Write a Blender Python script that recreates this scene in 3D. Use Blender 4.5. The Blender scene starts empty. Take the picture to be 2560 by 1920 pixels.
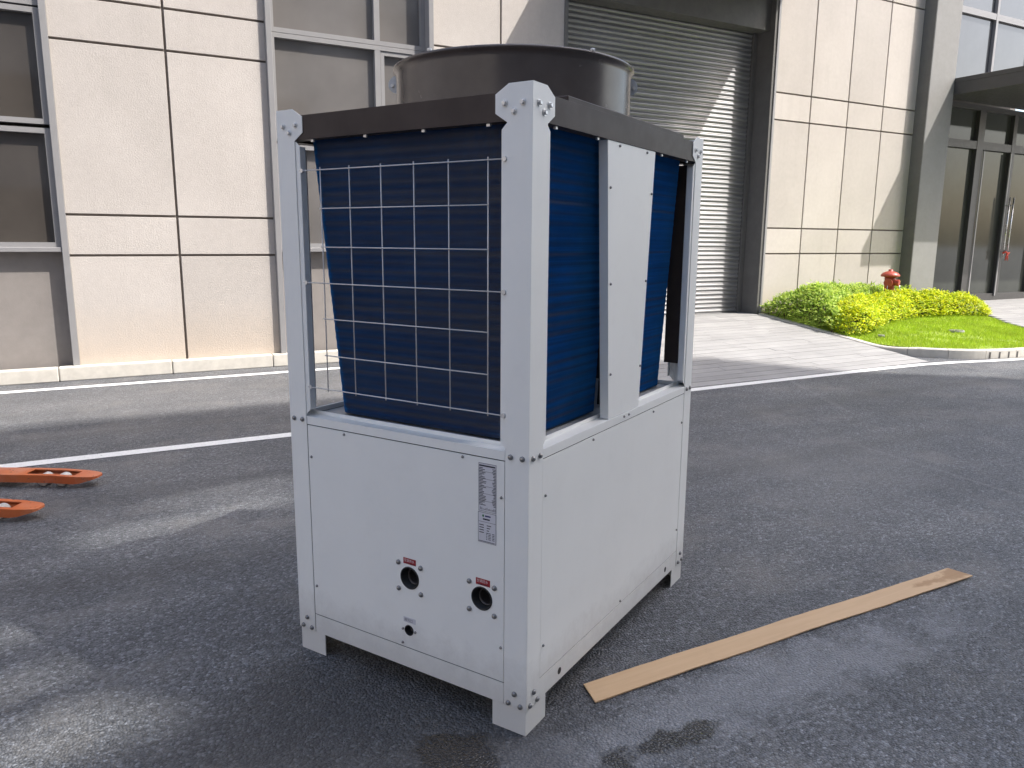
import bpy, bmesh, math, random
from mathutils import Vector, Matrix, noise as mnoise
import numpy as np

scene = bpy.context.scene
COL = scene.collection
R = math.radians

# ------------------------------------------------------------------ camera
YAW, PITCH, ROLL = R(28.7), 0.185, -0.0072
fw = Vector((math.sin(YAW) * math.cos(PITCH), math.cos(YAW) * math.cos(PITCH), -math.sin(PITCH)))
rt = Vector((math.cos(YAW), -math.sin(YAW), 0))
dn = fw.cross(rt)
r2 = math.cos(ROLL) * rt + math.sin(ROLL) * dn
d2 = -math.sin(ROLL) * rt + math.cos(ROLL) * dn
cam_data = bpy.data.cameras.new('camera')
cam_data.sensor_width = 36.0
cam_data.lens = 36.0 * 1915.8 / 2560.0
cam_data.clip_start = 0.05
cam_data.clip_end = 2000
cam = bpy.data.objects.new('camera', cam_data)
COL.objects.link(cam)
cam.matrix_world = Matrix(((r2.x, -d2.x, -fw.x, 0), (r2.y, -d2.y, -fw.y, 0), (r2.z, -d2.z, -fw.z, 1.6), (0, 0, 0, 1)))
scene.camera = cam

# ------------------------------------------------------------------ light
SUN = Vector((-1.13, 1.0, -1.9)).normalized()          # direction the light travels
elev = math.asin(-SUN.z)
world = bpy.data.worlds.new('World')
scene.world = world
world.use_nodes = True
wn = world.node_tree
sky = wn.nodes.new('ShaderNodeTexSky')
sky.sky_type = 'NISHITA'
sky.sun_disc = False
sky.sun_elevation = elev
sky.sun_rotation = math.atan2(1.13, -1.0)
sky.air_density = 1.0
sky.dust_density = 3.6
sky.ozone_density = 1.0
bg = wn.nodes['Background']
wn.links.new(sky.outputs[0], bg.inputs[0])
bg.inputs[1].default_value = 0.15
sun_data = bpy.data.lights.new('sun', 'SUN')
sun_data.energy = 2.5
sun_data.angle = R(0.53)
sun_data.color = (1.0, 0.955, 0.90)
sun = bpy.data.objects.new('sun', sun_data)
sun.rotation_euler = SUN.to_track_quat('-Z', 'Y').to_euler()
COL.objects.link(sun)
scene.view_settings.view_transform = 'Standard'
scene.view_settings.look = 'None'
scene.view_settings.gamma = 1.0
scene.view_settings.exposure = 1.42
scene.view_settings.use_curve_mapping = False
scene.cycles.max_bounces = 8
scene.cycles.sample_clamp_indirect = 6.0

# ------------------------------------------------------------------ helpers
def link(o, parent=None):
    COL.objects.link(o)
    if parent is not None:
        o.parent = parent
    return o

def mesh_obj(name, bm, mat, parent=None, smooth=False, kind=None):
    me = bpy.data.meshes.new(name)
    bm.normal_update()
    bm.to_mesh(me)
    bm.free()
    if mat is not None:
        me.materials.append(mat)
    if smooth:
        for p in me.polygons:
            p.use_smooth = True
    o = bpy.data.objects.new(name, me)
    link(o, parent)
    if kind:
        o['kind'] = kind
    return o

def share(src, parent=None, loc=None):
    o = src.copy()
    link(o, parent)
    if loc is not None:
        o.location = loc
    return o

def empty(name, loc=(0, 0, 0), rz=0.0, parent=None):
    o = bpy.data.objects.new(name, None)
    o.empty_display_size = 0.2
    link(o, parent)
    o.location = loc
    o.rotation_euler = (0, 0, rz)
    return o

def tag(o, label, cat, group=None, kind=None):
    if label:
        o['label'] = label
    if cat:
        o['category'] = cat
    if group:
        o['group'] = group
    if kind:
        o['kind'] = kind
    return o

def add_box(bm, x0, x1, y0, y1, z0, z1, bev=0.0, seg=1):
    v = [bm.verts.new((x, y, z)) for z in (z0, z1) for y in (y0, y1) for x in (x0, x1)]
    f = [(0, 2, 3, 1), (4, 5, 7, 6), (0, 1, 5, 4), (2, 6, 7, 3), (0, 4, 6, 2), (1, 3, 7, 5)]
    fs = [bm.faces.new([v[i] for i in q]) for q in f]
    if bev > 0:
        es = set(e for q in fs for e in q.edges)
        bmesh.ops.bevel(bm, geom=list(es), offset=bev, segments=seg, affect='EDGES', profile=0.5)
    return fs

def box(name, mat, parent, x0, x1, y0, y1, z0, z1, bev=0.0, seg=1, kind=None):
    bm = bmesh.new()
    add_box(bm, x0, x1, y0, y1, z0, z1, bev, seg)
    return mesh_obj(name, bm, mat, parent, kind=kind)

def add_prism(bm, pts, axis, a, b):
    """pts: 2d outline; extruded along axis ('x','y','z') from a to b."""
    def mk(p, t):
        if axis == 'x':
            return (t, p[0], p[1])
        if axis == 'y':
            return (p[0], t, p[1])
        return (p[0], p[1], t)
    va = [bm.verts.new(mk(p, a)) for p in pts]
    vb = [bm.verts.new(mk(p, b)) for p in pts]
    n = len(pts)
    bm.faces.new(va)
    bm.faces.new(vb[::-1])
    for i in range(n):
        j = (i + 1) % n
        bm.faces.new((va[i], vb[i], vb[j], va[j]))
    bmesh.ops.recalc_face_normals(bm, faces=bm.faces[:])

def add_lathe(bm, prof, n=32, center=(0, 0, 0), axis='z', close=False):
    cx, cy, cz = center
    rings = []
    for r, t in prof:
        ring = []
        for i in range(n):
            a = 2 * math.pi * i / n
            u, w = r * math.cos(a), r * math.sin(a)
            if axis == 'z':
                p = (cx + u, cy + w, cz + t)
            elif axis == 'x':
                p = (cx + t, cy + u, cz + w)
            else:
                p = (cx + w, cy + t, cz + u)
            ring.append(bm.verts.new(p))
        rings.append(ring)
    for k in range(len(rings) - 1):
        for i in range(n):
            j = (i + 1) % n
            bm.faces.new((rings[k][i], rings[k][j], rings[k + 1][j], rings[k + 1][i]))
    if close:
        bm.faces.new(rings[0][::-1])
        bm.faces.new(rings[-1])
    return rings

def add_tube(bm, path, r, n=8, caps=True):
    pts = [Vector(p) for p in path]
    rings = []
    for i, p in enumerate(pts):
        t = (pts[min(i + 1, len(pts) - 1)] - pts[max(i - 1, 0)]).normalized()
        up = Vector((0, 0, 1)) if abs(t.z) < 0.9 else Vector((1, 0, 0))
        a = t.cross(up).normalized()
        b = t.cross(a).normalized()
        rr = r[i] if isinstance(r, (list, tuple)) else r
        rings.append([bm.verts.new(p + a * rr * math.cos(2 * math.pi * k / n) + b * rr * math.sin(2 * math.pi * k / n)) for k in range(n)])
    for k in range(len(rings) - 1):
        for i in range(n):
            j = (i + 1) % n
            bm.faces.new((rings[k][i], rings[k][j], rings[k + 1][j], rings[k + 1][i]))
    if caps:
        bm.faces.new(rings[0][::-1])
        bm.faces.new(rings[-1])
    bmesh.ops.recalc_face_normals(bm, faces=bm.faces[:])

# ------------------------------------------------------------------ materials
class NT:
    def __init__(self, name):
        self.m = bpy.data.materials.new(name)
        self.m.use_nodes = True
        self.t = self.m.node_tree
        self.b = self.t.nodes['Principled BSDF']
        self.out = self.t.nodes['Material Output']
    def n(self, typ, **kw):
        o = self.t.nodes.new(typ)
        for k, v in kw.items():
            if k.startswith('i_'):
                key = k[2:]
                key = int(key) if key.isdigit() else key.replace('_', ' ')
                o.inputs[key].default_value = v
            else:
                setattr(o, k, v)
        return o
    def l(self, a, b):
        self.t.links.new(a, b)
    def ramp(self, fac, stops, interp='LINEAR'):
        r = self.n('ShaderNodeValToRGB')
        cr = r.color_ramp
        cr.interpolation = interp
        while len(cr.elements) < len(stops):
            cr.elements.new(0.5)
        for e, (p, c) in zip(cr.elements, stops):
            e.position = p
            e.color = (c[0], c[1], c[2], 1) if isinstance(c, tuple) else (c, c, c, 1)
        self.l(fac, r.inputs[0])
        return r.outputs[0]
    def pos(self, scale=(1, 1, 1), obj=False):
        if obj:
            tc = self.n('ShaderNodeTexCoord').outputs['Object']
        else:
            tc = self.n('ShaderNodeNewGeometry').outputs['Position']
        mp = self.n('ShaderNodeMapping')
        mp.inputs['Scale'].default_value = scale
        self.l(tc, mp.inputs[0])
        return mp.outputs[0]
    def noise(self, vec, scale, detail=4, rough=0.55):
        o = self.n('ShaderNodeTexNoise', i_Scale=scale, i_Detail=detail, i_Roughness=rough)
        self.l(vec, o.inputs['Vector'])
        return o.outputs[0]
    def vor(self, vec, scale, feature='F1', out=0):
        o = self.n('ShaderNodeTexVoronoi', feature=feature, i_Scale=scale)
        self.l(vec, o.inputs['Vector'])
        return o.outputs[out]
    def mix(self, fac, a, b, mode='MIX'):
        o = self.n('ShaderNodeMix', data_type='RGBA', blend_type=mode)
        for inp, v in ((o.inputs[0], fac), (o.inputs[6], a), (o.inputs[7], b)):
            if hasattr(v, 'links') or hasattr(v, 'is_linked'):
                self.l(v, inp)
            elif isinstance(v, tuple):
                inp.default_value = (v[0], v[1], v[2], 1)
            elif inp.type == 'RGBA':
                inp.default_value = (v, v, v, 1)
            else:
                inp.default_value = v
        return o.outputs[2]
    def math(self, op, a, b=0.0):
        o = self.n('ShaderNodeMath', operation=op)
        for inp, v in ((o.inputs[0], a), (o.inputs[1], b)):
            if hasattr(v, 'is_linked'):
                self.l(v, inp)
            else:
                inp.default_value = v
        return o.outputs[0]
    def bump(self, h, strength=0.3, dist=0.01, prev=None):
        o = self.n('ShaderNodeBump', i_Strength=strength, i_Distance=dist)
        self.l(h, o.inputs['Height'])
        if prev is not None:
            self.l(prev, o.inputs['Normal'])
        return o.outputs[0]

def plain(name, col, rough=0.5, metal=0.0, var=0.08, vscale=6.0, bump=0.0, bscale=80.0, spec=0.5, obj=True):
    k = NT(name)
    p = k.pos(obj=obj)
    n1 = k.noise(p, vscale, 5, 0.6)
    c = k.ramp(n1, [(0.3, tuple(x * (1 - var) for x in col)), (0.7, tuple(min(1, x * (1 + var)) for x in col))])
    k.l(c, k.b.inputs['Base Color'])
    rr = k.ramp(k.noise(p, vscale * 3, 4), [(0.3, rough * 0.85), (0.7, min(1, rough * 1.15))])
    k.l(rr, k.b.inputs['Roughness'])
    k.b.inputs['Metallic'].default_value = metal
    k.b.inputs['Specular IOR Level'].default_value = spec
    if bump > 0:
        k.l(k.bump(k.noise(p, bscale, 3), bump, 0.002), k.b.inputs['Normal'])
    return k.m

M = {}
def asphalt():
    k = NT('asphalt')
    p = k.pos()
    cell = k.n('ShaderNodeTexVoronoi', i_Scale=96.0)
    # jitter the coordinates a little so the stones are not regular
    jn = k.n('ShaderNodeTexNoise', i_Scale=60.0, i_Detail=2.0)
    k.l(p, jn.inputs['Vector'])
    vm = k.n('ShaderNodeVectorMath', operation='SCALE')
    k.l(jn.outputs['Color'], vm.inputs[0]); vm.inputs['Scale'].default_value = 0.012
    va = k.n('ShaderNodeVectorMath', operation='ADD')
    k.l(p, va.inputs[0]); k.l(vm.outputs[0], va.inputs[1])
    k.l(va.outputs[0], cell.inputs['Vector'])
    sep = k.n('ShaderNodeSeparateColor'); k.l(cell.outputs['Color'], sep.inputs[0])
    big = k.noise(p, 0.55, 6, 0.62)
    mid = k.noise(p, 3.2, 6, 0.65)
    streak = k.noise(k.pos((0.25, 2.2, 1)), 1.0, 5, 0.6)
    tone = k.math('ADD', k.math('MULTIPLY', big, 0.55), k.math('ADD', k.math('MULTIPLY', mid, 0.25), k.math('MULTIPLY', streak, 0.35)))
    base = k.ramp(tone, [(0.36, (0.076, 0.082, 0.092)), (0.56, (0.132, 0.139, 0.150)), (0.80, (0.232, 0.236, 0.240))])
    stone = k.ramp(sep.outputs[0], [(0.0, 0.45), (0.45, 0.85), (0.85, 1.30), (1.0, 2.2)])
    c1 = k.mix(0.8, base, stone, 'MULTIPLY')
    edge = k.n('ShaderNodeTexVoronoi', feature='DISTANCE_TO_EDGE', i_Scale=96.0)
    k.l(va.outputs[0], edge.inputs['Vector'])
    pit = k.ramp(k.noise(p, 38.0, 3, 0.6), [(0.40, 0.0), (0.60, 1.0)])
    gap = k.ramp(edge.outputs['Distance'], [(0.02, 0.12), (0.14, 1.0)])
    gap = k.mix(pit, gap, 1.0)
    c2 = k.mix(0.85, c1, gap, 'MULTIPLY')
    # pale dust lying in drifts
    dn_ = k.noise(p, 1.3, 8, 0.72)
    dust = k.ramp(dn_, [(0.50, 0.0), (0.72, 0.65)])
    c3 = k.mix(dust, c2, (0.235, 0.225, 0.21))
    sx = k.n('ShaderNodeSeparateXYZ'); k.l(p, sx.inputs[0])
    PX, PY = sx.outputs[0], sx.outputs[1]
    def blob(cx, cy, ax, ay, amp, scale, edge0, edge1):
        u = k.math('MULTIPLY', k.math('SUBTRACT', PX, cx), 1.0 / ax)
        v = k.math('MULTIPLY', k.math('SUBTRACT', PY, cy), 1.0 / ay)
        rr = k.math('SQRT', k.math('ADD', k.math('MULTIPLY', u, u), k.math('MULTIPLY', v, v)))
        nz_ = k.noise(p, scale, 6, 0.65)
        return k.ramp(k.math('ADD', rr, k.math('MULTIPLY', k.math('SUBTRACT', nz_, 0.5), amp)), [(edge0, 1.0), (edge1, 0.0)])
    # dried mud and dust drifts in front of the board, by the near foot and further out
    d1 = blob(1.95, 1.80, 1.6, 0.22, 2.4, 5.0, 0.35, 0.95)
    c3 = k.mix(k.math('MULTIPLY', d1, 0.50), c3, (0.30, 0.31, 0.33))
    d3 = blob(4.6, 3.6, 1.5, 1.2, 2.6, 2.2, 0.25, 0.95)
    c3 = k.mix(k.math('MULTIPLY', d3, 0.30), c3, (0.27, 0.265, 0.26))
    # deep shade before the unit's left face, painted into the asphalt colour
    near_shade = blob(0.75, 2.15, 1.0, 0.85, 1.5, 3.0, 0.45, 0.98)
    c3 = k.mix(k.math('MULTIPLY', near_shade, 0.58), c3, (0.045, 0.045, 0.048))
    # pale scrape / joint lines crossing the yard
    def scrape(x0, y0, x1, y1, w):
        L_ = math.hypot(x1 - x0, y1 - y0)
        nx, ny = -(y1 - y0) / L_, (x1 - x0) / L_
        tx, ty = (x1 - x0) / L_, (y1 - y0) / L_
        dd_ = k.math('ABSOLUTE', k.math('ADD', k.math('ADD', k.math('MULTIPLY', PX, nx), k.math('MULTIPLY', PY, ny)), -(x0 * nx + y0 * ny)))
        ll_ = k.math('ADD', k.math('ADD', k.math('MULTIPLY', PX, tx), k.math('MULTIPLY', PY, ty)), -(x0 * tx + y0 * ty))
        on = k.math('MULTIPLY', k.math('GREATER_THAN', ll_, 0.0), k.math('LESS_THAN', ll_, L_))
        wob = k.math('ADD', dd_, k.math('MULTIPLY', k.math('SUBTRACT', k.noise(p, 9.0, 5, 0.7), 0.5), w * 1.8))
        f_ = k.ramp(k.math('MULTIPLY', wob, 1.0 / w), [(0.2, 1.0), (0.9, 0.0)])
        return k.math('MULTIPLY', f_, on)
    for q_ in ((5.32, 3.9, 5.1, 1.9, 0.035), (7.2, 6.3, 6.3, 4.75, 0.05)    ):
        c3 = k.mix(k.math('MULTIPLY', scrape(*q_), 0.22), c3, (0.30, 0.30, 0.30))
    # tyre darkened tracks running along the yard
    for yy in (7.1, 5.2, 3.9):
        t_ = k.math('ABSOLUTE', k.math('ADD', k.math('SUBTRACT', PY, yy), k.math('MULTIPLY', k.math('SUBTRACT', streak, 0.5), 0.5)))
        c3 = k.mix(k.ramp(t_, [(0.02, 0.28), (0.22, 0.0)]), c3, (0.05, 0.05, 0.052))
    # damp stain beside the near foot of the unit, and splashes in front of it
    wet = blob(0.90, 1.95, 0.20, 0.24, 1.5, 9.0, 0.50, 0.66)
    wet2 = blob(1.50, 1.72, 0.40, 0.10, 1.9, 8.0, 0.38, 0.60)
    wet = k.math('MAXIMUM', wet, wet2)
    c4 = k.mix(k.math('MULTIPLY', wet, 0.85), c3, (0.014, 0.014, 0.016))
    # rusty grit
    g2 = k.ramp(k.noise(p, 5.0, 6, 0.7), [(0.70, 0.0), (0.78, 0.5)])
    c5 = k.mix(g2, c4, (0.19, 0.14, 0.10))
    # pale band along the sunlit strip by the kerb: painted sunlight over some dust
    ly = k.math('ADD', sx.outputs[1], k.math('MULTIPLY', k.math('ADD', streak, -0.5), 2.2))
    lane = k.ramp(k.math('MULTIPLY', ly, 0.1), [(0.72, 0.0), (0.80, 0.26), (0.90, 0.22), (0.935, 0.05)])
    c5 = k.mix(lane, c5, (0.215, 0.205, 0.197))
    k.l(c5, k.b.inputs['Base Color'])
    ro = k.ramp(wet, [(0.0, 0.60), (1.0, 0.22)])
    k.l(ro, k.b.inputs['Roughness'])
    k.b.inputs['Specular IOR Level'].default_value = 0.45
    h = k.math('ADD', k.math('MULTIPLY', cell.outputs['Distance'], -1.0), k.math('MULTIPLY', sep.outputs[1], 0.5))
    b1 = k.bump(h, 1.0, 0.009)
    b2 = k.bump(mid, 0.25, 0.03, b1)
    k.l(b2, k.b.inputs['Normal'])
    return k.m
M['asphalt'] = asphalt()

def line_paint():
    k = NT('road_paint')
    p = k.pos()
    w = k.noise(p, 45, 5, 0.7)
    c = k.ramp(w, [(0.30, (0.34, 0.34, 0.33)), (0.40, (0.70, 0.70, 0.68)), (0.7, (0.80, 0.80, 0.78))])
    k.l(c, k.b.inputs['Base Color'])
    k.b.inputs['Roughness'].default_value = 0.7
    k.l(k.bump(k.vor(p, 110), 0.5, 0.004), k.b.inputs['Normal'])
    return k.m
M['line'] = line_paint()

def stucco():
    k = NT('stucco')
    p = k.pos()
    info = k.n('ShaderNodeObjectInfo')
    a = k.noise(p, 0.9, 5, 0.6)
    b = k.noise(p, 14, 5, 0.7)
    c = k.ramp(a, [(0.3, (0.445, 0.408, 0.374)), (0.7, (0.518, 0.478, 0.440))])
    c = k.mix(0.12, c, k.ramp(b, [(0.3, (0.42, 0.38, 0.34)), (0.7, (0.75, 0.71, 0.66))]))
    rv = k.ramp(info.outputs['Random'], [(0.0, 0.90), (1.0, 1.05)])
    c = k.mix(1.0, c, rv, 'MULTIPLY')
    st = k.noise(k.pos((7.0, 7.0, 0.35)), 1.0, 5, 0.65)
    c = k.mix(k.ramp(st, [(0.54, 0.0), (0.72, 0.22)]), c, (0.37, 0.34, 0.31))
    # splash dirt, warm, near the foot of the wall
    sx = k.n('ShaderNodeSeparateXYZ'); k.l(p, sx.inputs[0])
    hh = k.math('ADD', sx.outputs[2], k.math('MULTIPLY', b, -0.5))
    d = k.ramp(hh, [(0.0, 0.42), (0.62, 0.0)])
    c = k.mix(d, c, (0.52, 0.405, 0.29))
    k.l(c, k.b.inputs['Base Color'])
    k.b.inputs['Roughness'].default_value = 0.85
    k.b.inputs['Specular IOR Level'].default_value = 0.3
    k.l(k.bump(k.noise(p, 55, 5, 0.75), 0.55, 0.008), k.b.inputs['Normal'])
    return k.m
M['stucco'] = stucco()
M['joint'] = plain('wall_joint', (0.17, 0.145, 0.125), 0.8)
M['spandrel'] = plain('spandrel_render', (0.245, 0.222, 0.205), 0.85, var=0.06, bump=0.4, bscale=60, obj=False)
M['grey_metal'] = plain('grey_frame', (0.27, 0.265, 0.265), 0.36, var=0.04)
M['dark_metal'] = plain('dark_frame', (0.055, 0.053, 0.052), 0.42, var=0.1)
M['col_paint'] = plain('column_paint', (0.235, 0.232, 0.224), 0.7, var=0.04, bump=0.15, obj=False)
M['reveal'] = plain('reveal_paint', (0.20, 0.19, 0.18), 0.75, var=0.06, obj=False)
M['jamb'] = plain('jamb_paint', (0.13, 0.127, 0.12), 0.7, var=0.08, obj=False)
def shutter_mat():
    k = NT('shutter_slat')
    p = k.pos()
    info = k.n('ShaderNodeObjectInfo')
    c = k.ramp(k.noise(k.pos((0.8, 1, 14)), 1.0, 5, 0.6), [(0.3, (0.235, 0.235, 0.235)), (0.7, (0.30, 0.30, 0.305))])
    c = k.mix(1.0, c, k.ramp(info.outputs['Random'], [(0.0, 0.86), (1.0, 1.1)]), 'MULTIPLY')
    k.l(c, k.b.inputs['Base Color'])
    k.l(k.ramp(k.noise(p, 4, 4), [(0.3, 0.28), (0.7, 0.46)]), k.b.inputs['Roughness'])
    k.b.inputs['Metallic'].default_value = 0.35
    return k.m
M['shutter'] = shutter_mat()
M['stone'] = plain('kerb_stone', (0.56, 0.53, 0.47), 0.8, var=0.10, vscale=9, bump=0.35, bscale=120, obj=False)
M['concrete'] = plain('opposite_wall', (0.52, 0.50, 0.47), 0.8, var=0.06, obj=False)
M['floor_in'] = plain('interior', (0.16, 0.145, 0.13), 0.8, var=0.2, vscale=1.5)

def glass(name, tint, body):
    k = NT(name)
    p = k.pos()
    n1 = k.noise(p, 1.1, 4, 0.6)
    c = k.ramp(n1, [(0.3, tuple(x * 0.85 for x in body)), (0.7, tuple(x * 1.15 for x in body))])
    k.l(c, k.b.inputs['Base Color'])
    k.b.inputs['Roughness'].default_value = 0.06
    k.b.inputs['Specular IOR Level'].default_value = 0.7
    k.b.inputs['Coat Weight'].default_value = 0.35
    k.b.inputs['Coat Roughness'].default_value = 0.03
    k.l(k.bump(k.noise(p, 0.7, 2), 0.05, 0.02), k.b.inputs['Normal'])
    return k.m
M['glass_grey'] = glass('tinted_glass', None, (0.150, 0.140, 0.132))
M['glass_dark'] = glass('dark_glass', None, (0.066, 0.058, 0.051))
M['glass_door'] = glass('door_glass', None, (0.060, 0.064, 0.056))
M['glass_door'].node_tree.nodes['Principled BSDF'].inputs['Coat Weight'].default_value = 0.0
M['glass_door'].node_tree.nodes['Principled BSDF'].inputs['Specular IOR Level'].default_value = 0.3
M['glass_sky'] = glass('upper_glass', None, (0.075, 0.08, 0.085))

def paver():
    k = NT('driveway_paver')
    p = k.pos()
    info = k.n('ShaderNodeObjectInfo')
    a = k.noise(p, 2.0, 6, 0.65)
    c = k.ramp(a, [(0.3, (0.25, 0.248, 0.245)), (0.7, (0.315, 0.312, 0.306))])
    rv = k.ramp(info.outputs['Random'], [(0.0, 0.92), (1.0, 1.06)])
    c = k.mix(1.0, c, rv, 'MULTIPLY')
    k.l(c, k.b.inputs['Base Color'])
    k.b.inputs['Roughness'].default_value = 0.82
    k.l(k.bump(k.noise(p, 90, 4, 0.7), 0.4, 0.004), k.b.inputs['Normal'])
    return k.m
M['paver'] = paver()
M['gap'] = plain('paver_bed', (0.09, 0.085, 0.08), 0.9, obj=False)

def foliage(name, c0, c1, trans=0.35):
    k = NT(name)
    p = k.pos()
    info = k.n('ShaderNodeNewGeometry')
    a = k.ramp(info.outputs['Random Per Island'], [(0.0, c0), (1.0, c1)])
    n1 = k.ramp(k.noise(p, 3.0, 3), [(0.3, 0.8), (0.7, 1.15)])
    c = k.mix(1.0, a, n1, 'MULTIPLY')
    k.l(c, k.b.inputs['Base Color'])
    k.b.inputs['Roughness'].default_value = 0.5
    k.b.inputs['Specular IOR Level'].default_value = 0.35
    tr = k.n('ShaderNodeBsdfTranslucent')
    k.l(c, tr.inputs[0])
    ms = k.n('ShaderNodeMixShader', i_0=trans)
    k.l(k.b.outputs[0], ms.inputs[1]); k.l(tr.outputs[0], ms.inputs[2])
    k.l(ms.outputs[0], k.out.inputs[0])
    return k.m
M['leaf_yellow'] = foliage('golden_leaf', (0.30, 0.46, 0.02), (0.80, 0.78, 0.02))
M['leaf_green'] = foliage('green_leaf', (0.22, 0.38, 0.05), (0.62, 0.74, 0.14))
M['grass'] = foliage('grass_blade', (0.30, 0.46, 0.02), (0.50, 0.62, 0.05), 0.35)
M['soil'] = plain('soil', (0.22, 0.30, 0.03), 0.9, var=0.3, vscale=12, obj=False)
M['twig'] = plain('twig', (0.09, 0.06, 0.035), 0.85)

# machine paint etc.
def white_paint():
    k = NT('white_powder_coat')
    p = k.pos(obj=True)
    a = k.noise(p, 2.2, 5, 0.6)
    c = k.ramp(a, [(0.3, (0.815, 0.822, 0.795)), (0.7, (0.855, 0.860, 0.832))])
    sm = k.ramp(k.noise(p, 7.0, 8, 0.78), [(0.52, 0.0), (0.85, 0.16)])
    c = k.mix(sm, c, (0.58, 0.565, 0.55))
    so = k.n('ShaderNodeSeparateXYZ'); k.l(p, so.inputs[0])
    low = k.ramp(k.math('ADD', so.outputs[2], k.math('MULTIPLY', k.noise(p, 14.0, 6, 0.7), -0.22)), [(0.0, 0.38), (0.16, 0.0)])
    c = k.mix(low, c, (0.40, 0.37, 0.34))
    k.l(c, k.b.inputs['Base Color'])
    k.l(k.ramp(k.noise(p, 5, 4), [(0.3, 0.36), (0.7, 0.50)]), k.b.inputs['Roughness'])
    k.b.inputs['Specular IOR Level'].default_value = 0.45
    b1 = k.bump(k.noise(p, 420, 2), 0.06, 0.0006)
    b2 = k.bump(k.noise(p, 1.8, 1), 0.07, 0.012, b1)
    k.l(b2, k.b.inputs['Normal'])
    return k.m
M['white'] = white_paint()
M['cowl'] = plain('black_cowl', (0.080, 0.067, 0.062), 0.24, var=0.2, spec=0.5)
M['topframe'] = plain('brown_black_frame', (0.072, 0.057, 0.051), 0.36, var=0.15, spec=0.08)
M['black'] = plain('black_rubber', (0.012, 0.012, 0.012), 0.55)
M['bolt'] = plain('zinc_bolt', (0.66, 0.66, 0.65), 0.34, metal=0.45, var=0.12, vscale=60)
M['bolt_dark'] = plain('dull_bolt', (0.26, 0.26, 0.26), 0.30, metal=0.75, var=0.12, vscale=60)
M['galv'] = plain('galvanised_tray', (0.50, 0.52, 0.54), 0.4, metal=0.35, var=0.08)
M['wire'] = plain('coated_wire', (0.62, 0.62, 0.62), 0.4)
def fin_mat():
    k = NT('blue_fin')
    p = k.pos(obj=True)
    a = k.noise(p, 6, 4)
    c = k.ramp(a, [(0.3, (0.022, 0.175, 0.48)), (0.7, (0.032, 0.215, 0.56))])
    bn = k.ramp(k.noise(k.pos((1.2, 1.2, 95), obj=True), 1.0, 3, 0.7), [(0.34, 0.84), (0.5, 0.98), (0.66, 1.18)])
    c = k.mix(1.0, c, bn, 'MULTIPLY')
    k.l(c, k.b.inputs['Base Color'])
    k.b.inputs['Roughness'].default_value = 0.32
    k.b.inputs['Metallic'].default_value = 0.0
    return k.m
M['fin'] = fin_mat()
M['coil_core'] = plain('coil_core', (0.040, 0.040, 0.048), 0.6)
M['red_tag'] = plain('red_tag', (0.30, 0.012, 0.018), 0.45)
M['white_tag'] = plain('white_tag', (0.62, 0.62, 0.66), 0.45, var=0.02)
M['ink'] = plain('ink', (0.03, 0.03, 0.045), 0.5)
M['ink_blue'] = plain('ink_blue', (0.03, 0.03, 0.14), 0.5)
M['ink_green'] = plain('ink_green', (0.02, 0.16, 0.05), 0.5)
M['ink_white'] = plain('ink_white', (0.75, 0.66, 0.66), 0.5)
def enamel():
    k = NT('orange_enamel')
    p = k.pos(obj=True)
    c = k.ramp(k.noise(p, 5, 5, 0.6), [(0.3, (0.50, 0.105, 0.03)), (0.7, (0.64, 0.17, 0.05))])
    ch = k.ramp(k.noise(p, 26, 7, 0.75), [(0.60, 0.0), (0.64, 0.85)])
    c = k.mix(ch, c, (0.10, 0.07, 0.055))
    du = k.ramp(k.noise(p, 3.5, 6, 0.7), [(0.45, 0.0), (0.75, 0.55)])
    c = k.mix(du, c, (0.52, 0.34, 0.27))
    k.l(c, k.b.inputs['Base Color'])
    k.l(k.ramp(ch, [(0.0, 0.30), (1.0, 0.7)]), k.b.inputs['Roughness'])
    return k.m
M['orange'] = enamel()
M['nylon'] = plain('nylon_roller', (0.50, 0.47, 0.43), 0.5, var=0.3, vscale=25)
M['red_iron'] = plain('red_iron', (0.34, 0.055, 0.035), 0.42, var=0.15, vscale=14)
M['ribbon'] = plain('red_ribbon', (0.55, 0.06, 0.03), 0.5)
M['steel'] = plain('brushed_steel', (0.62, 0.62, 0.62), 0.28, metal=0.9)
def wood():
    k = NT('pale_wood')
    p = k.pos((1.2, 22, 22), obj=True)
    a = k.noise(p, 3.0, 6, 0.65)
    c = k.ramp(a, [(0.25, (0.52, 0.345, 0.195)), (0.55, (0.57, 0.39, 0.225)), (0.8, (0.60, 0.42, 0.25))])
    q = k.pos(obj=True)
    s = k.ramp(k.noise(q, 4.5, 7, 0.75), [(0.62, 0.0), (0.74, 0.35)])
    c = k.mix(s, c, (0.40, 0.24, 0.11))
    se = k.n('ShaderNodeSeparateXYZ'); k.l(q, se.inputs[0])
    en = k.ramp(k.math('ADD', k.math('MULTIPLY', k.math('ABSOLUTE', k.math('ADD', se.outputs[1], 0.0)), -6.0), k.math('ADD', k.math('MULTIPLY', se.outputs[0], 0.8), k.math('MULTIPLY', k.noise(q, 11.0, 5, 0.7), 0.7))), [(0.88, 0.0), (1.0, 0.6)])
    c = k.mix(en, c, (0.27, 0.14, 0.05))
    k.l(c, k.b.inputs['Base Color'])
    k.b.inputs['Roughness'].default_value = 0.7
    k.l(k.bump(a, 0.25, 0.003), k.b.inputs['Normal'])
    return k.m
M['wood'] = wood()

# ------------------------------------------------------------------ ground
bm = bmesh.new()
vs = [bm.verts.new(p) for p in ((-400, -400, 0), (400, -400, 0), (400, 400, 0), (-400, 400, 0))]
bm.faces.new(vs)
road = mesh_obj('road', bm, M['asphalt'], kind='structure')

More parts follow.
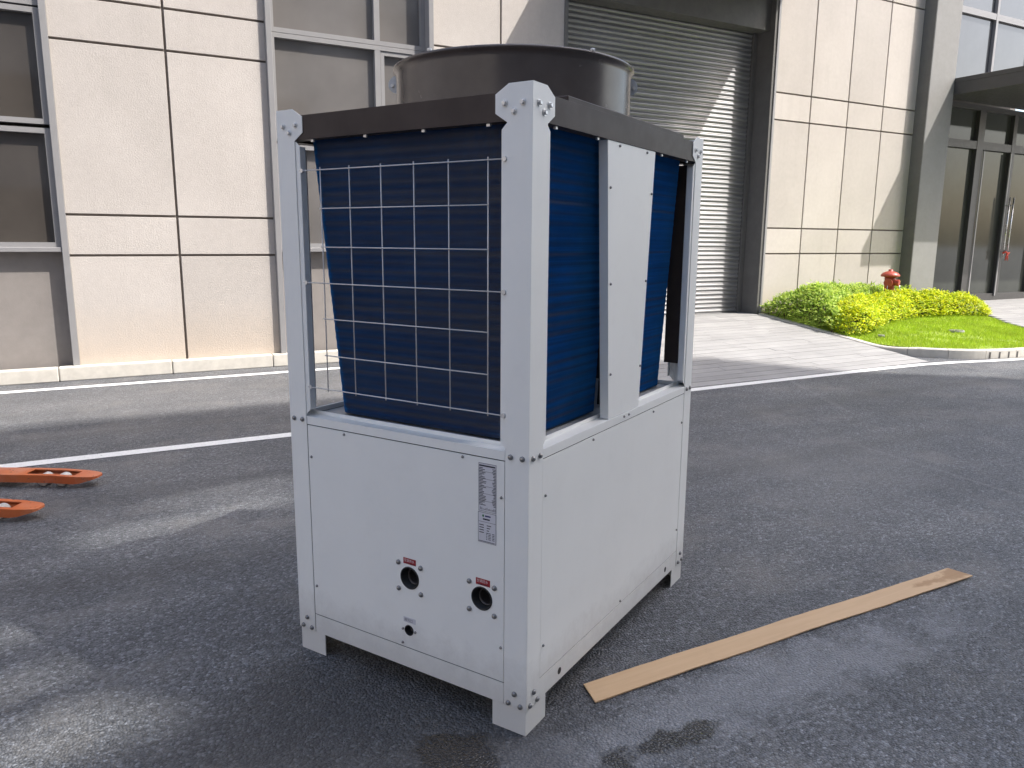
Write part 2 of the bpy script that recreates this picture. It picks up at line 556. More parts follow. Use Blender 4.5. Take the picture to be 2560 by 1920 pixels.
def marking(pts, half):
    """painted line along a polyline, a sheet just above the road"""
    bm = bmesh.new()
    prev = None
    for i, p in enumerate(pts):
        a = Vector(pts[max(i - 1, 0)]); b = Vector(pts[min(i + 1, len(pts) - 1)])
        t = (b - a).normalized(); n = Vector((-t.y, t.x))
        l = bm.verts.new((p[0] + n.x * half, p[1] + n.y * half, 0.004))
        r = bm.verts.new((p[0] - n.x * half, p[1] - n.y * half, 0.004))
        if prev:
            bm.faces.new((prev[1], r, l, prev[0]))
        prev = (l, r)
    return mesh_obj('road_marking', bm, M['line'], road)
marking([(-6 + 0.5 * i, 9.42) for i in range(24)], 0.07)
marking([(-6, 6.30), (9.0, 6.30), (9.7, 6.28), (10.3, 6.20), (10.9, 6.06), (11.6, 5.93), (12.6, 5.84), (24, 5.80)], 0.068)

# kerb course at the foot of the facade (left side)
kerb = empty('kerb', (0, 9.88, 0))
kerb['kind'] = 'structure'
x = -3.92
i = 0
random.seed(4)
while x < 6.0:
    x1 = min(x + 1.175, 6.05)
    bm = bmesh.new()
    add_box(bm, x + 0.004, x1 - 0.004, random.uniform(-0.003, 0.003), 0.125, 0, 0.16 + random.uniform(-0.003, 0.003), 0.012, 2)
    mesh_obj('kerb_stone', bm, M['stone'], kerb)
    x = x1

# driveway ramp up to the roller shutter, laid in rows across
def ramp_z(y):
    return max(0.0, min(0.33, 0.33 * (y - 6.42) / 3.58))
def drive_right(y):
    # right edge of the driveway
    return 10.06 + (10.47 - 10.06) * max(0.0, min(1.0, (y - 6.4) / 3.6))
drive = None
bm = bmesh.new()
pr = None
for y in (6.395, 8.0, 10.0, 10.6):
    z = ramp_z(y) - 0.022 if y > 6.4 else -0.02
    l = bm.verts.new((5.55, y, z)); r_ = bm.verts.new((drive_right(y) + 0.02, y, z))
    if pr:
        bm.faces.new((pr[0], pr[1], r_, l))
    pr = (l, r_)
drive = mesh_obj('driveway', bm, M['gap'], kind='structure')
random.seed(8)
y = 6.40
while y < 10.35:
    y1 = y + 0.165
    # two or three slabs in each row, joints staggered
    cuts = [5.58, drive_right(y)]
    j = 6.6 + random.random() * 0.8
    inner = []
    while j < cuts[1] - 0.5:
        inner.append(j); j += 1.3
    xs = [cuts[0]] + inner + [cuts[1]]
    for a, b in zip(xs, xs[1:]):
        bm = bmesh.new()
        dz = random.uniform(-0.0015, 0.0015)
        z0, z1 = ramp_z(y) + dz, ramp_z(y1) + dz
        g = 0.0085
        pts = [(a + 0.0015, y + g, z0), (b - 0.0015, y + g, z0), (b - 0.0015, y1 - g, z1), (a + 0.0015, y1 - g, z1)]
        top = [bm.verts.new((px, py, pz + 0.004)) for px, py, pz in pts]
        low = [bm.verts.new((px + (0.002 if k in (1, 2) else -0.002) * 0, py + (-0.003 if k < 2 else 0.003), pz - 0.02)) for k, (px, py, pz) in enumerate(pts)]
        bm.faces.new(top)
        for k in range(4):
            bm.faces.new((low[k], low[(k + 1) % 4], top[(k + 1) % 4], top[k]))
        mesh_obj('paving_slab', bm, M['paver'], drive)
    y = y1

# raised island: lawn bed between driveway and entrance, with a curved kerb
def lawn_z(x, y):
    a = 0.13 + 0.2 * max(0.0, min(1.0, (y - 6.2) / 3.8))
    if x <= 0 or x > 11.2:
        return a
    t = max(0.0, min(1.0, (x - 10.25) / 0.9))
    e = max(0.125, ramp_z(y) + 0.012)
    return e * (1 - t) + a * t
island = [(10.485, 9.96), (10.42, 9.3), (10.33, 8.60), (10.23, 7.85), (10.17, 7.35), (10.22, 6.98), (10.40, 6.66), (10.66, 6.40), (11.0, 6.20), (11.45, 6.07), (12.0, 6.0), (13.2, 5.95), (15, 5.93), (17.5, 5.93), (20, 5.93)]
def catmull(pts, n=6):
    out = []
    P = [pts[0]] + list(pts) + [pts[-1]]
    for i in range(1, len(P) - 2):
        p0, p1, p2, p3 = (Vector(q) for q in P[i - 1:i + 3])
        for k in range(n):
            t = k / n
            out.append(0.5 * ((2 * p1) + (-p0 + p2) * t + (2 * p0 - 5 * p1 + 4 * p2 - p3) * t * t + (-p0 + 3 * p1 - 3 * p2 + p3) * t ** 3))
    out.append(Vector(pts[-1]))
    return out
curve = catmull(island, 8)
ikerb = empty('kerb', (0, 0, 0))
ikerb['kind'] = 'structure'
# kerb stones: consecutive stretches of the curve
acc = [0.0]
for a, b in zip(curve, curve[1:]):
    acc.append(acc[-1] + (b - a).length)
def at_len(s):
    for i in range(len(acc) - 1):
        if acc[i + 1] >= s:
            t = (s - acc[i]) / max(1e-9, acc[i + 1] - acc[i])
            p = curve[i].lerp(curve[i + 1], t)
            d = (curve[i + 1] - curve[i]).normalized()
            return p, d
    return curve[-1], (curve[-1] - curve[-2]).normalized()
def kerb_h(p):
    # the kerb is flush with the rising driveway at its upper end, full height on the road side
    t = max(0.0, min(1.0, (p.y - 6.75) / 0.7))
    return 0.13 * (1 - t) + (ramp_z(p.y) + 0.02) * t
KW = 0.11
s = 0.0
L = acc[-1]
nst = 0
while s < L - 0.05:
    ln = 0.52 if s < 5.6 else 0.9
    drain = 3.85 < s < 4.65
    s1 = min(s + ln, L)
    nseg = 6
    bm = bmesh.new()
    sec = []
    for k in range(nseg + 1):
        ss = s + 0.003 + (s1 - s - 0.006) * k / nseg
        p, d = at_len(ss)
        n = Vector((-d.y, d.x))          # to the inside of the island
        hgt = kerb_h(p)
        prof = [(0, -0.02), (0, hgt - 0.014), (0.012, hgt), (KW, hgt), (KW, -0.02)]
        sec.append([bm.verts.new((p.x + n.x * o, p.y + n.y * o, z)) for o, z in prof])
    for k in range(nseg):
        for q in range(4):
            bm.faces.new((sec[k][q], sec[k + 1][q], sec[k + 1][q + 1], sec[k][q + 1]))
    bm.faces.new(sec[0]); bm.faces.new(sec[-1][::-1])
    bmesh.ops.recalc_face_normals(bm, faces=bm.faces[:])
    mesh_obj('kerb_stone', bm, M['stone'], ikerb)
    s = s1
# upright drain slots cut in the road face of the kerb (dark mouths set just proud of the face)
for k in range(4):
    p, d = at_len(4.22 + 0.16 * k)
    n = Vector((-d.y, d.x))
    bm = bmesh.new()
    a = p - d * 0.013; b = p + d * 0.013
    for q in ((a, 0.02), (b, 0.02)):
        pass
    vs = []
    for q, z in ((a, 0.012), (b, 0.012), (b, 0.098), (a, 0.098)):
        vs.append(bm.verts.new((q.x - n.x * 0.003, q.y - n.y * 0.003, z)))
    ws = [bm.verts.new((v.co.x + n.x * 0.02, v.co.y + n.y * 0.02, v.co.z)) for v in vs]
    bm.faces.new(vs)
    for i in range(4):
        bm.faces.new((vs[i], vs[(i + 1) % 4], ws[(i + 1) % 4], ws[i]))
    mesh_obj('drain_slot', bm, M['gap'], ikerb)

# lawn soil sheet
inner = []
for i, p in enumerate(curve):
    d = (curve[min(i + 1, len(curve) - 1)] - curve[max(i - 1, 0)]).normalized()
    n = Vector((-d.y, d.x))
    inner.append(p + n * KW)
bm = bmesh.new()
cols = []
NY = 14
for i, p in enumerate(inner):
    cx = max(p.x, 10.25)
    col_ = []
    for k in range(NY + 1):
        t = k / NY
        tx = 10.5 + (p.x - 10.5) if p.x > 10.6 else 10.42 + 0.1 * t
        xx = p.x * (1 - t) + max(p.x, 10.54) * t
        yy = p.y * (1 - t) + 9.99 * t
        zz = lawn_z(xx, yy) - 0.012
        col_.append(bm.verts.new((xx, yy, zz)))
    cols.append(col_)
for a, b in zip(cols, cols[1:]):
    for k in range(NY):
        bm.faces.new((a[k], b[k], b[k + 1], a[k + 1]))
bmesh.ops.recalc_face_normals(bm, faces=bm.faces[:])
lawn = mesh_obj('lawn', bm, M['soil'], kind='structure', smooth=True)

# paved walk to the entrance on the right of the island
WALK = [(13.75, 6.9), (14.25, 7.7), (15.3, 8.75), (15.6, 9.2), (15.7, 9.98)]
def walk_left(y):
    for (xa, ya), (xb, yb) in zip(WALK, WALK[1:]):
        if ya <= y <= yb:
            return xa + (xb - xa) * (y - ya) / (yb - ya)
    return 13.7 if y < 6.9 else 15.7
bm = bmesh.new()
pr = None
for k in range(17):
    y = 7.0 + 3.25 * k / 16
    z = lawn_z(0, y) + 0.004
    l = bm.verts.new((walk_left(y), y, z)); r_ = bm.verts.new((24, y, z))
    if pr:
        bm.faces.new((pr[0], pr[1], r_, l))
    pr = (l, r_)
walk = mesh_obj('entrance_walk', bm, M['gap'], kind='structure')
y = 7.05
while y < 10.2:
    y1 = y + 0.2
    x0 = walk_left(y + 0.1) + 0.02
    while x0 < 21.5:
        x1 = x0 + 0.8
        bm = bmesh.new()
        z0, z1 = lawn_z(0, y), lawn_z(0, y1)
        t = [bm.verts.new(q) for q in ((x0 + .004, y + .005, z0 + .018), (x1 - .004, y + .005, z0 + .018), (x1 - .004, y1 - .005, z1 + .018), (x0 + .004, y1 - .005, z1 + .018))]
        w = [bm.verts.new((v.co.x, v.co.y, v.co.z - 0.02)) for v in t]
        bm.faces.new(t)
        for i in range(4):
            bm.faces.new((w[i], w[(i + 1) % 4], t[(i + 1) % 4], t[i]))
        mesh_obj('paving_slab', bm, M['paver'], walk)
        x0 = x1
    y = y1

# ------------------------------------------------------------------ the facade building
bld = empty('industrial_building', (0, 10, 0))
tag(bld, 'cream rendered industrial building with grey windows, roller shutter and glass entrance', 'building')
# children use local coordinates: x as world, y relative to the wall plane, z up
def B(name, mat, x0, x1, y0, y1, z0, z1, bev=0.0, parent=None):
    return box(name, M[mat], parent or bld, x0, x1, y0, y1, z0, z1, bev)
TOP = 10.6
rows = [0.0, 1.40, 1.85, 3.69, 4.14, 5.98, 6.43, 8.27, 8.72, TOP]
G2 = 0.0135
def clad(x0, x1, joints, zbase, ztop=TOP, z_from=None):
    B('wall', 'joint', x0, x1, 0.024, 0.35, 0.0, ztop)
    xs = [x0] + joints + [x1]
    for i, (a, b) in enumerate(zip(xs, xs[1:])):
        ga = a + (0 if i == 0 else G2)
        gb = b - (0 if i == len(xs) - 2 else G2)
        for k, (za, zb) in enumerate(zip(rows, rows[1:])):
            lo = max(za, zbase)
            if lo >= zb:
                continue
            B('wall_panel', 'stucco', ga, gb, 0.0, 0.03, lo + (G2 if k else 0.0), min(zb, ztop) - G2, 0.003)
clad(-0.18, 2.07, [0.96], 0.0)
clad(4.22, 6.32, [5.26], 0.0)
clad(10.53, 14.40, [11.48, 12.46, 13.44], 0.0)
clad(-9.0, -2.6, [-8.0, -7.0, -6.0, -5.0, -4.0, -3.2], 0.0)
# back wall of rooms behind the openings and a roof slab
B('back_wall', 'floor_in', -9.0, 24.0, 3.5, 3.7, 0.0, TOP)
B('roof', 'joint', -9.0, 24.0, 0.36, 3.7, TOP, TOP + 0.3)
B('floor_slab', 'floor_in', -9.0, 24.0, 0.36, 3.5, 5.9, 6.2)

def frame_rect(bm, x0, x1, z0, z1, w, y0, y1):
    add_box(bm, x0, x1, y0, y1, z1 - w, z1)
    add_box(bm, x0, x1, y0, y1, z0, z0 + w)
    add_box(bm, x0, x0 + w, y0, y1, z0 + w, z1 - w)
    add_box(bm, x1 - w, x1, y0, y1, z0 + w, z1 - w)

def window_bay(x0, x1, mull, rec, fin, pane_mat, lits):
    """opening from plinth to eaves: projecting fins, sill, spandrel and framed panes"""
    B('window_surround', 'grey_metal', x0 - 0.07, x0 - 0.002, -fin, rec + 0.1, 0.16, TOP, 0.004)
    B('window_surround', 'grey_metal', x1 + 0.002, x1 + 0.07, -fin, rec + 0.1, 0.16, TOP, 0.004)
    B('window_reveal', 'reveal', x0 - 0.07, x0, rec + 0.1, 0.5, 0.0, TOP)
    B('window_reveal', 'reveal', x1, x1 + 0.07, rec + 0.1, 0.5, 0.0, TOP)
    B('spandrel_panel', 'spandrel', x0, x1, 0.10, 0.30, 0.0, 1.44)
    B('window_sill', 'grey_metal', x0, x1, -0.02, rec + 0.1, 1.44, 1.49, 0.004)
    for (z0, z1) in lits:
        bm = bmesh.new()
        fy0, fy1 = rec - 0.07, rec + 0.03
        frame_rect(bm, x0, x1, z0, z1, 0.055, fy0, fy1)
        if mull:
            add_box(bm, mull, mull + 0.075, fy0 + 0.001, fy1, z0 + 0.055, z1 - 0.055)
        win = mesh_obj('window', bm, M['grey_metal'], bld)
        segs = [(x0 + 0.055, mull), (mull + 0.075, x1 - 0.055)] if mull else [(x0 + 0.055, x1 - 0.055)]
        for k, (a, b) in enumerate(segs):
            # opening sash with its own thinner frame in the narrow light
            if k == 1 and z1 < 4.2:
                bm = bmesh.new()
                frame_rect(bm, a + 0.006, b - 0.006, z0 + 0.06, z1 - 0.06, 0.05, fy0 + 0.012, fy1)
                mesh_obj('sash', bm, M['grey_metal'], win)
            box('pane', M[pane_mat], win, a - 0.003, b + 0.003, rec, rec + 0.012, z0 + 0.05, z1 - 0.05)
window_bay(2.14, 4.16, 3.46, 0.14, 0.07, 'glass_grey', [(1.49, 2.76), (2.80, 4.06), (4.065, 5.90), (6.3, 8.2), (8.3, 10.4)])
window_bay(-2.53, -0.25, None, 0.085, 0.035, 'glass_dark', [(1.49, 2.76), (2.80, 3.98), (4.00, 5.90), (6.3, 8.2), (8.3, 10.4)])

# roller shutter bay
B('lintel', 'jamb', 6.32, 10.50, 0.10, 0.50, 5.13, 5.95)
B('wall', 'stucco', 6.32, 10.50, 0.0, 0.35, 5.95, TOP)
B('door_reveal', 'jamb', 10.47, 10.53, -0.012, 0.62, 0.0, 5.95)
B('door_reveal', 'jamb', 6.29, 6.35, -0.012, 0.62, 0.0, 5.95)
B('jamb_trim', 'grey_metal', 10.531, 10.575, -0.03, 0.02, 0.15, 5.95)
bm = bmesh.new()
add_box(bm, 10.37, 10.469, 0.36, 0.46, 0.30, 5.129, 0.004)
add_box(bm, 6.351, 6.45, 0.36, 0.46, 0.30, 5.129, 0.004)
add_box(bm, 6.351, 10.469, 0.47, 0.50, 0.30, 5.129)
shutter = mesh_obj('roller_shutter', bm, M['jamb'], bld)
# one slat: bulged profile with a hinge bead, shared by all
PIT = 0.0775
bm = bmesh.new()
prof = []
for k in range(7):
    t = k / 6
    prof.append((0.402 - 0.017 * math.sin(math.pi * t) ** 0.8, t * 0.060))
prof += [(0.395, 0.063), (0.3985, 0.070), (0.402, PIT)]
va = [bm.verts.new((6.46, py, pz)) for py, pz in prof]
vb = [bm.verts.new((10.36, py, pz)) for py, pz in prof]
for k in range(len(prof) - 1):
    bm.faces.new((va[k], vb[k], vb[k + 1], va[k + 1]))
slat0 = mesh_obj('slat', bm, M['shutter'], shutter)
slat0.location = (0, 0, 0.345)
for k in range(1, 62):
    share(slat0, shutter, (0, random.uniform(-0.002, 0.002), 0.345 + PIT * k))
box('bottom_bar', M['shutter'], shutter, 6.46, 10.36, 0.385, 0.425, 0.30, 0.345, 0.004)

def canopy(x0, x1, depth, z0, z1, y_wall=0.0):
    bm = bmesh.new()
    add_box(bm, x0, x1, -depth, y_wall, z1 - 0.09, z1, 0.006)
    add_box(bm, x0 + 0.002, x0 + 0.06, -depth + 0.002, y_wall, z0, z1 - 0.0905)
    add_box(bm, x1 - 0.06, x1 - 0.002, -depth + 0.002, y_wall, z0, z1 - 0.0905)
    add_box(bm, x0 + 0.0605, x1 - 0.0605, -depth + 0.002, -depth + 0.06, z0, z1 - 0.0905)
    o = mesh_obj('canopy', bm, M['dark_metal'], bld)
    n = max(2, int((x1 - x0) / 1.2))
    for i in range(1, n):
        xx = x0 + (x1 - x0) * i / n
        box('canopy_rib', M['dark_metal'], o, xx - 0.03, xx + 0.03, -depth + 0.0605, y_wall - 0.002, z0 + 0.05, z1 - 0.0905)
    box('canopy_soffit', M['dark_metal'], o, x0 + 0.0605, x1 - 0.0605, -depth + 0.0605, y_wall - 0.002, z0 + 0.02, z0 + 0.049)
    return o
canopy(6.33, 10.66, 1.8, 5.70, 5.97, -0.002)

# column and entrance bay
B('column', 'col_paint', 14.40, 15.17, -0.25, 0.45, 0.25, TOP, 0.006)
B('column_side_sheet', 'jamb', 14.390, 14.399, -0.245, -0.001, 0.25, TOP)  # thin dark sheet over the column's left side
canopy(15.16, 22.5, 1.75, 4.47, 4.78, 0.10)
B('wall', 'col_paint', 15.171, 15.62, 0.10, 0.45, 4.79, TOP)
def panes(win, mat, cells, y):
    for (a, b, z0, z1) in cells:
        box('pane', M[mat], win, a, b, y, y + 0.012, z0, z1)
# upper windows above the canopy
bm = bmesh.new()
for z0, z1 in ((4.80, 6.22), (6.22, 8.2), (8.2, 10.4)):
    frame_rect(bm, 15.62, 24.0, z0 + 0.001, z1, 0.06, 0.12, 0.22)
for xx in (16.92, 18.3, 19.7, 21.1):
    add_box(bm, xx, xx + 0.07, 0.115, 0.22, 4.80, 10.4)
uw = mesh_obj('window', bm, M['grey_metal'], bld)
panes(uw, 'glass_sky', [(a, b, z0, z1) for a, b in ((15.66, 16.93), (16.98, 18.31), (18.36, 19.71), (19.76, 21.11), (21.16, 23.96)) for z0, z1 in ((4.85, 6.17), (6.27, 8.15), (8.25, 10.35))], 0.18)
# ground floor glazing
bm = bmesh.new()
frame_rect(bm, 15.30, 22.4, 0.34, 4.46, 0.10, 0.12, 0.26)
for xx, w in ((16.74, 0.22), (18.02, 0.13), (19.30, 0.13), (20.6, 0.22)):
    add_box(bm, xx, xx + w, 0.115, 0.26, 0.44, 4.36)
add_box(bm, 15.40, 22.3, 0.121, 0.25, 3.58, 3.74)
add_box(bm, 15.40, 22.3, 0.121, 0.25, 0.44, 0.50)
ent = mesh_obj('glass_entrance', bm, M['dark_metal'], bld)
panes(ent, 'glass_door', [(a, b, z0, z1) for a, b in ((15.39, 16.75), (16.95, 18.03), (18.14, 19.31), (19.42, 20.61), (20.81, 22.31)) for z0, z1 in ((0.49, 3.59), (3.73, 4.37))], 0.20)
box('door_jamb', M['col_paint'], ent, 15.175, 15.299, 0.06, 0.40, 0.3, 4.46)
for xx in (16.98, 17.985):
    box('door_stile', M['grey_metal'], ent, xx, xx + 0.035, 0.09, 0.113, 0.45, 3.55)
for xx in (18.04, 18.19):
    bm = bmesh.new()
    add_tube(bm, [(xx, 0.03, 1.30), (xx, 0.03, 2.62)], 0.016, 10)
    for zz in (1.45, 2.45):
        add_tube(bm, [(xx, 0.03, zz), (xx, 0.118, zz)], 0.010, 8)
    mesh_obj('door_handle', bm, M['steel'], ent, smooth=True)
rib = empty('ribbon', (18.11, 10.0, 1.38))
tag(rib, 'small red ribbon tied round the glass entrance door handles', 'ribbon')
bm = bmesh.new()
add_tube(bm, [(-0.10, 0.03, 0.02), (-0.05, -0.01, 0.05), (0.02, -0.012, 0.01), (0.09, 0.0, 0.03), (0.12, 0.03, 0.0)], 0.022, 8)
mesh_obj('knot', bm, M['ribbon'], rib, smooth=True)
for sx in (-1, 1):
    bm = bmesh.new()
    add_tube(bm, [(0.0, -0.012, 0.0), (0.03 * sx, -0.014, -0.07), (0.045 * sx, -0.012, -0.14)], [0.02, 0.016, 0.012], 6)
    mesh_obj('tail', bm, M['ribbon'], rib, smooth=True)

# ------------------------------------------------------------------ building behind the camera: it casts the shade over the yard
YB = -8.0
HT = 1.9 * (7.66 - YB)
XR = 9.88 + 1.13 * (5.07 - YB)
opp = empty('office_block', (0, YB, 0))
tag(opp, 'tall plain office block across the yard, behind the camera', 'building')
XL = -9.0
ZS = 17.5
box('wall', M['concrete'], opp, XL, XR, -11, 0, 0, ZS)
for fz in range(5):
    for k in range(8):
        xx = XL + 1.6 + k * 4.1
        bm = bmesh.new()
        frame_rect(bm, xx, xx + 2.4, 1.2 + fz * 3.3, 3.1 + fz * 3.3, 0.08, 0.002, 0.06)
        w = mesh_obj('window', bm, M['grey_metal'], opp)
        box('pane', M['glass_dark'], w, xx + 0.07, xx + 2.33, 0.003, 0.02, 1.27 + fz * 3.3, 3.03 + fz * 3.3)
# added rooftop screen, its gaps shaped to throw sun streaks onto the asphalt
def slot_of(x, y):
    return (x + 1.13 * (y - YB), 1.9 * (y - YB))
bm = bmesh.new()
def loop_edges(pts):
    vv = [bm.verts.new((px, -0.05, pz)) for px, pz in pts]
    return [bm.edges.new((vv[i], vv[(i + 1) % len(vv)])) for i in range(len(vv))]
edges = loop_edges([(XL, ZS), (XR, ZS), (XR, HT), (XL, HT)])
for (xa, ya, xb, yb, hg) in ((-0.20, 4.54, 1.10, 4.88, 0.46), (0.20, 4.98, 1.20, 5.24, 0.26), (-1.3, 2.38, 0.05, 2.84, 0.58), (-1.3, 2.94, -0.12, 3.24, 0.26), (-1.3, 3.36, 0.0, 3.72, 0.28)):
    a = slot_of(xa, ya); b = slot_of(xb, yb)
    edges += loop_edges([(a[0], a[1] - hg / 2), (b[0], b[1] - hg / 2), (b[0], b[1] + hg / 2), (a[0], a[1] + hg / 2)])
bmesh.ops.triangle_fill(bm, use_beauty=True, use_dissolve=False, edges=edges)
res = bmesh.ops.extrude_face_region(bm, geom=bm.faces[:])
for v in [q for q in res['geom'] if isinstance(q, bmesh.types.BMVert)]:
    v.co.y -= 0.08
bmesh.ops.recalc_face_normals(bm, faces=bm.faces[:])
mesh_obj('streak_screen', bm, M['concrete'], opp)

# unseen block added on the left to bounce warm sunlight and cover blue sky
nb = empty('reflector', (-24, -2, 0))
tag(nb, 'sunlit cream warehouse added out of view on the left to bounce warm light', 'building')
box('wall', M['stucco'], nb, -8, 0, -36, 34, 0, 13)
box('roof', M['joint'], nb, -8.2, 0.2, -36.2, 34.2, 13.001, 13.3)

# ------------------------------------------------------------------ heat pump unit
W_, D_, H_ = 1.0495, 1.4536, 2.04
unit = empty('heat_pump_unit', (1.1293, 1.9519, 0), R(29.05))
tag(unit, 'tall white air source heat pump cabinet with blue coil and black fan cowl', 'heat pump')

# generic face frames: map (w, d, z) on a face to local xyz. w along the face, d inward
FACES = {
    'L': lambda w, d, z: (d, w, z),                 # front-left face (x = 0), w = y
    'R': lambda w, d, z: (w, d, z),                 # front-right face (y = 0), w = x
    'BL': lambda w, d, z: (w, W_ - d, z),           # rear-left face (y = W)
    'BR': lambda w, d, z: (D_ - d, w, z),           # rear-right face (x = D)
}
FLEN = {'L': W_, 'R': D_, 'BL': D_, 'BR': W_}

def face_prism(bm, face, outline, d0, d1):
    fn = FACES[face]
    va = [bm.verts.new(fn(w, d0, z)) for w, z in outline]
    vb = [bm.verts.new(fn(w, d1, z)) for w, z in outline]
    bm.faces.new(va); bm.faces.new(vb[::-1])
    n = len(outline)
    for i in range(n):
        j = (i + 1) % n
        bm.faces.new((va[i], vb[i], vb[j], va[j]))

def face_box(bm, face, w0, w1, d0, d1, z0, z1):
    face_prism(bm, face, [(w0, z0), (w1, z0), (w1, z1), (w0, z1)], d0, d1)

def finish(name, bm, mat, parent, bev=0.0, smooth=False):
    bmesh.ops.remove_doubles(bm, verts=bm.verts[:], dist=1e-6)
    bmesh.ops.recalc_face_normals(bm, faces=bm.faces[:])
    if bev > 0:
        es = [e for e in bm.edges if len(e.link_faces) == 2 and e.calc_face_angle(0) > 0.6]
        bmesh.ops.bevel(bm, geom=es, offset=bev, segments=2, affect='EDGES', profile=0.5)
    return mesh_obj(name, bm, M[mat], parent, smooth)

# bolt heads: shared meshes, oriented by face
def bolt_mesh(r, h, hexa):
    bm = bmesh.new()
    if hexa:
        add_lathe(bm, [(r * 1.45, 0.0), (r * 1.45, h * 0.18), (r * 1.32, h * 0.24)], 20, close=True)
        add_lathe(bm, [(r, h * 0.24), (r, h * 0.85), (r * 0.8, h)], 6, close=True)
    else:
        add_lathe(bm, [(r, 0.0), (r * 0.95, h * 0.45), (r * 0.62, h * 0.85), (r * 0.2, h)], 14, close=True)
    bmesh.ops.recalc_face_normals(bm, faces=bm.faces[:])
    me = bpy.data.meshes.new('bolt')
    bm.to_mesh(me); bm.free()
    me.materials.append(M['bolt'] if hexa else M['bolt_dark'])
    return me
ME_BOLT = bolt_mesh(0.0092, 0.009, False)
ME_HEX = bolt_mesh(0.0072, 0.009, True)
ME_SCREW = bolt_mesh(0.0050, 0.006, False)
ROTF = {'L': (0, -math.pi / 2, 0), 'R': (math.pi / 2, 0, 0), 'BL': (-math.pi / 2, 0, 0), 'BR': (0, math.pi / 2, 0)}
def bolt(me, face, w, z, parent, d=-0.0002, name='bolt'):
    o = bpy.data.objects.new(name, me)
    link(o, parent)
    o.location = FACES[face](w, d, z)
    o.rotation_euler = ROTF[face]
    return o

# corner posts: two folded legs with an octagonal lifting head
T = 0.003
def leg_outline(w_, zb):
    return [(0, zb), (w_, zb), (w_, 1.934), (0.127, 1.960), (0.127, 2.013), (0.081, 2.04), (0, 2.04)]
posts = {}
for cname, (fa, ra, fb, rb) in {'A': ('L', False, 'R', False), 'B': ('L', True, 'BL', False), 'C': ('R', True, 'BR', False), 'D': ('BL', True, 'BR', True)}.items():
    bm = bmesh.new()
    for q, (fc, rev) in enumerate(((fa, ra), (fb, rb))):
        ln = FLEN[fc]
        ol = leg_outline(0.0865, 0.092)
        if q == 1:
            ol = [(T, ol[0][1])] + ol[1:6] + [(T, 2.04)]
        pts = [((ln - w) if rev else w, z) for w, z in ol]
        face_prism(bm, fc, pts, 0.0, T)
        # joggled inner lip beside the coil opening
        lip = [(0.0862, 0.962), (0.107, 0.985), (0.107, 1.915), (0.090, 1.932), (0.0862, 1.932)]
        face_prism(bm, fc, [((ln - w) if rev else w, z) for w, z in lip], 0.0032, 0.0055)
        # inward return of the lip
        l0 = 0.1045
        face_prism(bm, fc, [((ln - w) if rev else w, z) for w, z in ((l0, 0.985), (0.107, 0.985), (0.107, 1.915), (l0, 1.915))], 0.0056, 0.03)
    posts[cname] = finish('corner_post', bm, 'white', unit, 0.0008)
for cname, face, rev in (('A', 'L', False), ('A', 'R', False), ('B', 'L', True), ('C', 'R', True)):
    ln = FLEN[face]
    f = (lambda w: ln - w) if rev else (lambda w: w)
    for w, z in ((0.094, 1.986), (0.033, 1.985), (0.063, 1.962)):
        bolt(ME_HEX, face, f(w), z, posts[cname])
    for w, z in ((0.066, 0.941), (0.023, 0.941)):
        bolt(ME_BOLT, face, f(w), z, posts[cname])
    for w, z in ((0.045, 0.141), (0.068, 0.103), (0.022, 0.103)):
        bolt(ME_BOLT, face, f(w), z, posts[cname])
bm = bmesh.new()
face_box(bm, 'BR', 0.058, 0.125, 0.032, 0.034, 1.05, 1.93)
finish('post_shade', bm, 'topframe', unit)  # dark plate added to stand for the shade on the post's inner lip
# feet
for fa, ra, fb, rb in (('L', False, 'R', False), ('L', True, 'BL', False), ('R', True, 'BR', False), ('BL', True, 'BR', True)):
    bm = bmesh.new()
    for q, (fc, rev) in enumerate(((fa, ra), (fb, rb))):
        ln = FLEN[fc]
        a0 = 0.004 if q == 0 else 0.0075
        pts = [(a0, 0.0), (0.134, 0.0), (0.134, 0.0895), (a0, 0.0895)]
        face_prism(bm, fc, [((ln - w) if rev else w, z) for w, z in pts], 0.004, 0.0075)
    finish('foot', bm, 'white', unit, 0.0006)
